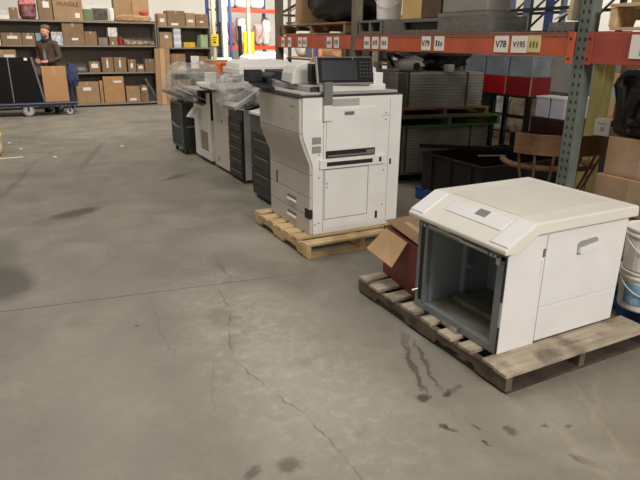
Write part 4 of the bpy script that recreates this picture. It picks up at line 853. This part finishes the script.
obj('eyes', ey, INK, pr, local=True); obj('mouth', MB().bag((0, -.112, 1.598), (.05, .015, .01), 1, 0, 10, 1, False), mat('lips', (150, 84, 76), .5), pr, local=True)
# platform cart
ct = thing('platform_cart', 'navy blue platform cart with the person behind it, at the left', 'cart', (.3, 13.65, 0))
obj('deck', MB().box((-.9, 13.35, .235), (1.25, 13.95, .275)).mat(1).box((-.9, 13.34, .25), (1.25, 13.349, .265)), [NAVY, MGREY], ct, bevel=.004)
obj('deck_frame', MB().box((-.88, 13.37, .2), (1.23, 13.41, .235)).box((-.88, 13.89, .2), (1.23, 13.93, .235)).box((.5, 13.41, .17), (.8, 13.89, .2345)), NAVY, ct)
for x, y, r_, nm in ((.29, 13.40, .115, 'wheel'), (.29, 13.88, .115, 'wheel'), (1.07, 13.42, .075, 'caster'), (1.17, 13.86, .075, 'caster'), (-.75, 13.42, .075, 'caster'), (-.75, 13.86, .075, 'caster')):
    w = obj(nm, MB().cyl((x, y-.025, r_), (x, y+.025, r_), r_, n=24), MGREY, ct, bevel=.006)
    obj('hub', MB().cyl((x, y-.032, r_), (x, y-.0255, r_), r_*.75, n=20), mat('hub_grey', (176, 172, 166), .5, .05), w)
    obj('fork', MB().box((x-.02, y-.045, r_), (x+.02, y-.034, .21)).box((x-.03, y-.045, .2), (x+.03, y+.03, .2345)), NAVY, ct)
obj('push_handle', MB().tube([(1.16, 13.42, .27), (1.18, 13.42, .98), (1.18, 13.5, 1.03), (1.18, 13.8, 1.03), (1.18, 13.88, .98), (1.16, 13.88, .27)], .018, 8).tube([(1.17, 13.42, .6), (1.17, 13.88, .6)], .014, 6), NAVY, ct)
obj('blue_jacket', MB().bag((1.21, 13.45, .80), (.23, .2, .42), 61, .18, 24, .7, False), mat('blue_cloth', (50, 56, 92), .8, .25, 10), label='blue cloth jacket hanging over the cart handle', cat='jacket')
carton('cardboard carton standing on the blue cart in front of the person', .63, 1.09, 13.42, .277, .70, .3, mat('cart_carton', (178, 134, 92), .85, .03), tape=True)
for i, (x0_, x1_) in enumerate(((-.62, .04), (.06, .46))):
    t = thing('flat_panel', ('leftmost dark flat panel standing on the cart', 'dark flat panel on the cart beside the cardboard carton')[i], 'panel', ((x0_+x1_)/2, 13.55, .277), 0, 'dark flat panels on the cart')
    s = .14 if i else 0
    obj('screen', MB().add([(x0_, 13.42, .277), (x1_+s, 13.42, .277), (x1_+s, 13.5, .277), (x0_, 13.5, .277), (x0_, 13.48, 1.16), (x1_, 13.48, 1.16), (x1_, 13.56, 1.16), (x0_, 13.56, 1.16)], FACES), mat('panel_black', (12, 11, 11), .7, .05, spec=.2), t)
    obj('edge_frame', MB().bar((x1_+s+.008, 13.46, .28), (x1_+.008, 13.52, 1.16), .02, .06), MGREY, t)
    if i: obj('sticker', MB().box((x1_-.12, 13.474, 1.1), (x1_-.06, 13.478, 1.15)), PAPER, t)
# left edge
yt = thing('yellow_tub', 'bright yellow tub at the left edge of the frame', 'tub', (-.35, 9.25, 0))
obj('body', MB().prism([(-.7, 0), (-.2, 0), (-.175, .60), (-.7, .60)], 'y', 9.15, 9.5), mat('yellow_plastic', (226, 186, 40), .5, .04), yt, bevel=.01)
obj('rim', box((-.71, 9.14, .601), (-.165, 9.51, .62)), mat('yellow_plastic', (226, 186, 40)), yt)
obj('white_bag', MB().bag((-.42, 8.95, .22), (.46, .3, .44), 71, .12, 22, .7), PAPER, label='white foam-filled bag on the floor before the yellow tub', cat='bag')
obj('paper_strip', MB().obox((-.14, 8.66, .003), (.34, .05, .004), (0, 0, .05)), PAPER, label='long white paper strip on the floor near the yellow tub', cat='paper')
for i, (x, y, lb) in enumerate(((-.12, 9.9, 'white scrap on the floor just right of the yellow tub'), (.022, 9.265, 'white crumb on the floor ahead of the paper strip'), (.409, 8.42, 'tiny pale scrap on the aisle floor beyond the long stain'), (1.36, 8.92, 'white scrap on the aisle floor near the bagged copier'))):
    obj('paper_scrap', MB().bag((x, y, .012), (.05, .04, .024), 80+i, .2, 10, .8), PAPER, label=lb, cat='scrap')

# ================================================================ far background, centre
fr_ = thing('pallet_rack', 'far rack with blue posts and bright orange beam near the back wall', 'rack', (7.2, 19.3, 0))
for x in (6.02, 8.0):
    for y in (18.4, 19.5): obj('upright_post', box((x, y, 0), (x+.1, y+.08, 4.2)), BLUE, fr_)
for z in (1.25, 2.36, 3.6): obj('load_beam', box((6.12, 18.42, z), (8.0, 18.48, z+.12)), RED2, fr_)
for z in (1.25, 2.36): obj('deck_board', box((6.12, 18.482, z+.08), (8.0, 19.5, z+.119)), PALB, fr_)
rr = random.Random(3)
for i in range(3):
    obj('wrapped_load', MB().bag((6.48+.5*i, 18.9, 2.84), (.48, .6, .7), 90+i, .06, 20, .4), mat('white_wrapped_goods', (220, 216, 208), .5, .08), label=('left', 'middle', 'right')[i]+' white wrapped load on the upper beam of the far blue rack', cat='wrapped load', group='white loads on the far rack')
for i in range(6):
    c = ((196, 180, 172), (136, 84, 80), (208, 204, 198), (96, 84, 80), (178, 150, 146), (214, 210, 204))[i]
    obj('goods_bag', MB().bag((6.3+.3*i, 18.75+.1*(i % 2), 1.37+.25+.09*(i % 3)), (.3, .4, .5+.18*(i % 3)), 100+i, .2, 16, .6), mat('goods_%d' % i, c, .5, .2, 9), label=('first', 'second', 'third', 'fourth', 'fifth', 'last')[i]+' bulging bag from the left on the lower beam of the far blue rack', cat='bag', group='bags on the far rack')
for i, (x, y, w, h, c) in enumerate(((5.38, 16.3, .62, .95, (214, 208, 198)), (6.0, 15.3, .6, 1.05, (222, 218, 210)), (6.85, 16.3, .8, 1.12, (206, 198, 190)))):
    t = thing('wrapped_load', ('left', 'middle', 'right')[i]+' white shrink-wrapped load on the floor before the far rack', 'wrapped load', (x, y, 0), 0, 'white loads on the floor')
    obj('pallet_base', MB().box((-w*.6, -.4, 0), (w*.6, .4, .11)), PALB, t, local=True)
    obj('load', MB().bag((0, 0, .11+h/2), (w*1.15, .75, h), 110+i, .08, 22, .35), mat('white_load_%d' % i, c, .5, .12, 5), t, local=True)
yp = obj('safety_panel', MB().box((6.33, 16.95, .9), (6.66, 17.0, 1.77)).box((6.45, 16.96, 0), (6.5, 16.99, .9)), mat('safety_yellow', (236, 190, 30), .5, .03), label='yellow safety panel beside the far cream column', cat='panel')
obj('black_roll', MB().cyl((6.29-.02, 17.1, 0), (6.27, 17.1, 1.93), .06, n=14), BLK, label='tall black roll standing left of the yellow safety panel', cat='roll')
ld = thing('step_rack', 'narrow black rack with rungs near the blue post', 'rack', (5.57, 17, 0))
obj('side_rail', box((5.48, 16.97, 0), (5.51, 17.03, 2.02)), BLK, ld); obj('side_rail', box((5.63, 16.97, 0), (5.66, 17.03, 2.02)), BLK, ld)
for k in range(9): obj('rung', box((5.511, 16.98, .3+.2*k), (5.629, 17.02, .36+.2*k)), BLK, ld)
bp_ = thing('rack_post', 'tall blue post standing between the ladder rack and the orange beam', 'post', (5.95, 17.0, 0))
obj('shaft', box((5.915, 16.96, .01), (5.985, 17.04, 4.0)), BLUE, bp_); obj('foot', box((5.87, 16.9, 0), (6.03, 17.1, .01)), BLK, bp_)
# bench with small things behind the row
bn = thing('work_bench', 'white workbench loaded with small items behind the copiers', 'bench', (3.35, 9.6, 0))
obj('top', box((2.85, 9.3, .80), (3.9, 10.0, .84)), PAPER, bn)
for x, y in ((2.87, 9.32), (3.83, 9.32), (2.87, 9.93), (3.83, 9.93)): obj('leg', box((x, y, 0), (x+.05, y+.05, .80)), MGREY, bn)
for i, (x, w, h, m, lb) in enumerate(((2.88, .14, .16, PAPER, 'white box at the left end of the bench'), (3.03, .12, .09, CHAR, 'black box on the bench'), (3.17, .13, .13, GREY, 'grey box on the bench'), (3.32, .12, .1, CARDD, 'brown box on the bench'), (3.46, .2, .2, PAPER, 'white box at the right of the bench'))):
    t = thing('small_box', lb, 'box', (x+w/2, 9.5, .841), 0); obj('body', box((x, 9.4, .841), (x+w, 9.6, .841+h)), m, t, bevel=.004); obj('lid', box((x-.003, 9.397, .8415+h), (x+w+.003, 9.603, .855+h)), m, t)
obj('orange_case', MB().box((3.16, 9.65, .841), (3.4, 9.9, 1.16)), mat('orange_plastic', (224, 104, 40), .5, .04), label='bright orange case on the workbench', cat='case', bevel=.02)
carton('plain cardboard box behind the white copier scanner, near the rack end', 3.72, 4.05, 9.0, .95, .16, .3, CARDL)
obj('storage_crate', box((3.70, 8.98, 0), (4.1, 9.29, .949)), GREY, label='tall grey crate carrying a flat cardboard box behind the scanner', cat='crate', bevel=.01)

# ================================================================ second rack row seen through the first
r2 = thing('pallet_rack', 'dark rack row in the distance with blue posts beyond the orange beam', 'rack', (8.4, 7.5, 0))
DKP = mat('dark_post', (58, 50, 44), .7, .08); PB = mat('pale_blue_paint', (132, 150, 176), .5, .06)
for y, m in ((6.55, DKP), (7.2, BLUE), (7.72, PB), (8.05, PB), (8.5, DKP), (9.2, DKP), (10.6, DKP), (12.2, DKP), (13.8, DKP), (15.6, BLUE), (17.4, DKP)):
    for x in (8.0, 8.9): obj('upright_post', box((x, y, 0), (x+.09, y+(.11 if m is BLUE else .07), 4)), m, r2)
    for z, q in ((.2, .7), (1.72, .6), (2.4, .5)): obj('brace', MB().bar((8.095, y+.03, z), (8.895, y+.03, z+q), .03), DKP, r2)
for z in (1.66, 2.02, .5, .98, 3.0):
    for x in (8.0-.045, 8.9+.091): obj('load_beam', box((x, 6.4, z), (x+.044, 17.5, z+(.05 if z > .6 and z < 3 else .1))), DKP, r2)
rr = random.Random(5)
cols = [(150, 132, 110), (186, 182, 176), (96, 88, 80), (206, 200, 190), (120, 96, 74), (170, 164, 160)]
for i in range(8):
    y = 6.7+.52*i; c = cols[i % 6]; h = .5+.22*rr.random()
    t = thing('wrapped_load', ('first', 'second', 'third', 'fourth', 'fifth', 'sixth', 'seventh', 'last')[i]+' shrink-wrapped load from the near end before the distant dark rack', 'wrapped load', (7.45, y+.1, 0), 0, 'loads before the distant rack')
    obj('pallet_base', box((-.35, -.25, 0), (.35, .25, .11)), PALB, t, local=True)
    obj('load', MB().bag((0, 0, .11+h/2), (.66, .5, h), 120+i, .08, 18, .35), mat('far_load_%d' % (i % 6), c, .5, .25, 7), t, local=True)
ob = thing('stacked_goods', 'dark covered goods on the distant rack behind the sheet stacks', 'goods', (6.6, 7.6, 0))
obj('crate', box((6.2, 8.2+.0, 0), (6.8, 9.2, 1.2)), mat('dark_crate', (60, 52, 46), .7, .15), ob, bevel=.02)
obj('cover', MB().bag((6.5, 8.7, 1.32), (.6, .95, .22), 131, .2, 18, .6), CHAR, ob)

obj('shelf_board', MB().box((8.0, 6.4, 1.045), (8.99, 17.5, 1.065)), PALB, r2)
gcol = [(60, 54, 50), (150, 118, 84), (196, 190, 182), (44, 42, 42), (176, 132, 92), (84, 92, 104), (128, 120, 112), (52, 44, 40), (206, 150, 108), (70, 72, 74)]
rg = random.Random(12); y = 8.0; k = 0
words = ['first', 'second', 'third', 'fourth', 'fifth', 'sixth', 'seventh', 'eighth', 'ninth', 'tenth', 'eleventh', 'twelfth', 'thirteenth', 'fourteenth', 'fifteenth', 'sixteenth', 'seventeenth', 'eighteenth', 'nineteenth', 'twentieth']
while y < 17.0 and k < 20:
    w = .32+.3*rg.random(); h = .22+.32*rg.random(); c = gcol[(k*7) % 10]; m = mat('rack_goods_%d' % ((k*7) % 10), c, .6, .15, 8)
    lb = words[k]+' item from the near end on the waist-high shelf of the distant dark rack'
    if k % 3 == 1:
        t = thing('plastic_sack', lb, 'sack', (8.35, y+w/2, 1.066), 0, 'goods on the distant rack')
        obj('sack', MB().bag((8.35, y+w/2, 1.066+h/2), (.5, w, h), 150+k, .2, 16, .6), m, t, smooth=True)
    else:
        t = thing('cardboard_box' if k % 3 else 'storage_bin', lb, 'box' if k % 3 else 'bin', (8.35, y+w/2, 1.066), 0, 'goods on the distant rack')
        obj('body', box((8.12, y, 1.0665), (8.6, y+w, 1.066+h)), m, t, bevel=.01); obj('lid', box((8.11, y-.008, 1.0665+h), (8.61, y+w+.008, 1.085+h)), m, t)
    y += w+.04+.16*rg.random(); k += 1
for i, (x, y, z0, sx, sy, sz, c) in enumerate(((5.3, 6.2, 0, .7, .9, 1.42, (62, 58, 54)), (5.6, 7.4, 0, .6, .8, 1.30, (46, 44, 44)), (5.2, 8.6, 0, .6, .7, 1.22, (120, 112, 104)), (5.3, 9.8, 0, .5, .8, 1.26, (156, 120, 86)))):
    t = thing('wrapped_load', ('dark wrapped load directly beyond the upper sheet stack', 'black wrapped load beyond the tall copier, right of the grey one', 'grey wrapped load beyond the copier control panel', 'brown wrapped load far behind the copier feeder')[i], 'wrapped load', (x, y, 0), 0)
    obj('pallet_base', MB().box((-sx/2, -sy/2, 0), (sx/2, sy/2, .11)), PALB, t, local=True)
    obj('load', MB().bag((0, 0, .11+(sz-.11)/2), (sx, sy, sz-.11), 170+i, .07, 20, .35), mat('dark_goods_%d' % i, c, .5, .2, 7), t, local=True, smooth=True)

pt = thing('added_grey_panel', 'added plain grey panel on feet, masking the bright wall behind the red bins', 'partition', (6.9, 5.3, 0))  # added panel, tones down the bright wall seen past the bins
obj('panel', box((6.88, 4.7, .06), (6.92, 6.1, 1.5)), mat('added_panel_grey', (150, 146, 140), .8, .06), pt)
for yy in (4.8, 5.95): obj('foot', box((6.7, yy, 0), (7.1, yy+.05, .06)), BLK, pt)
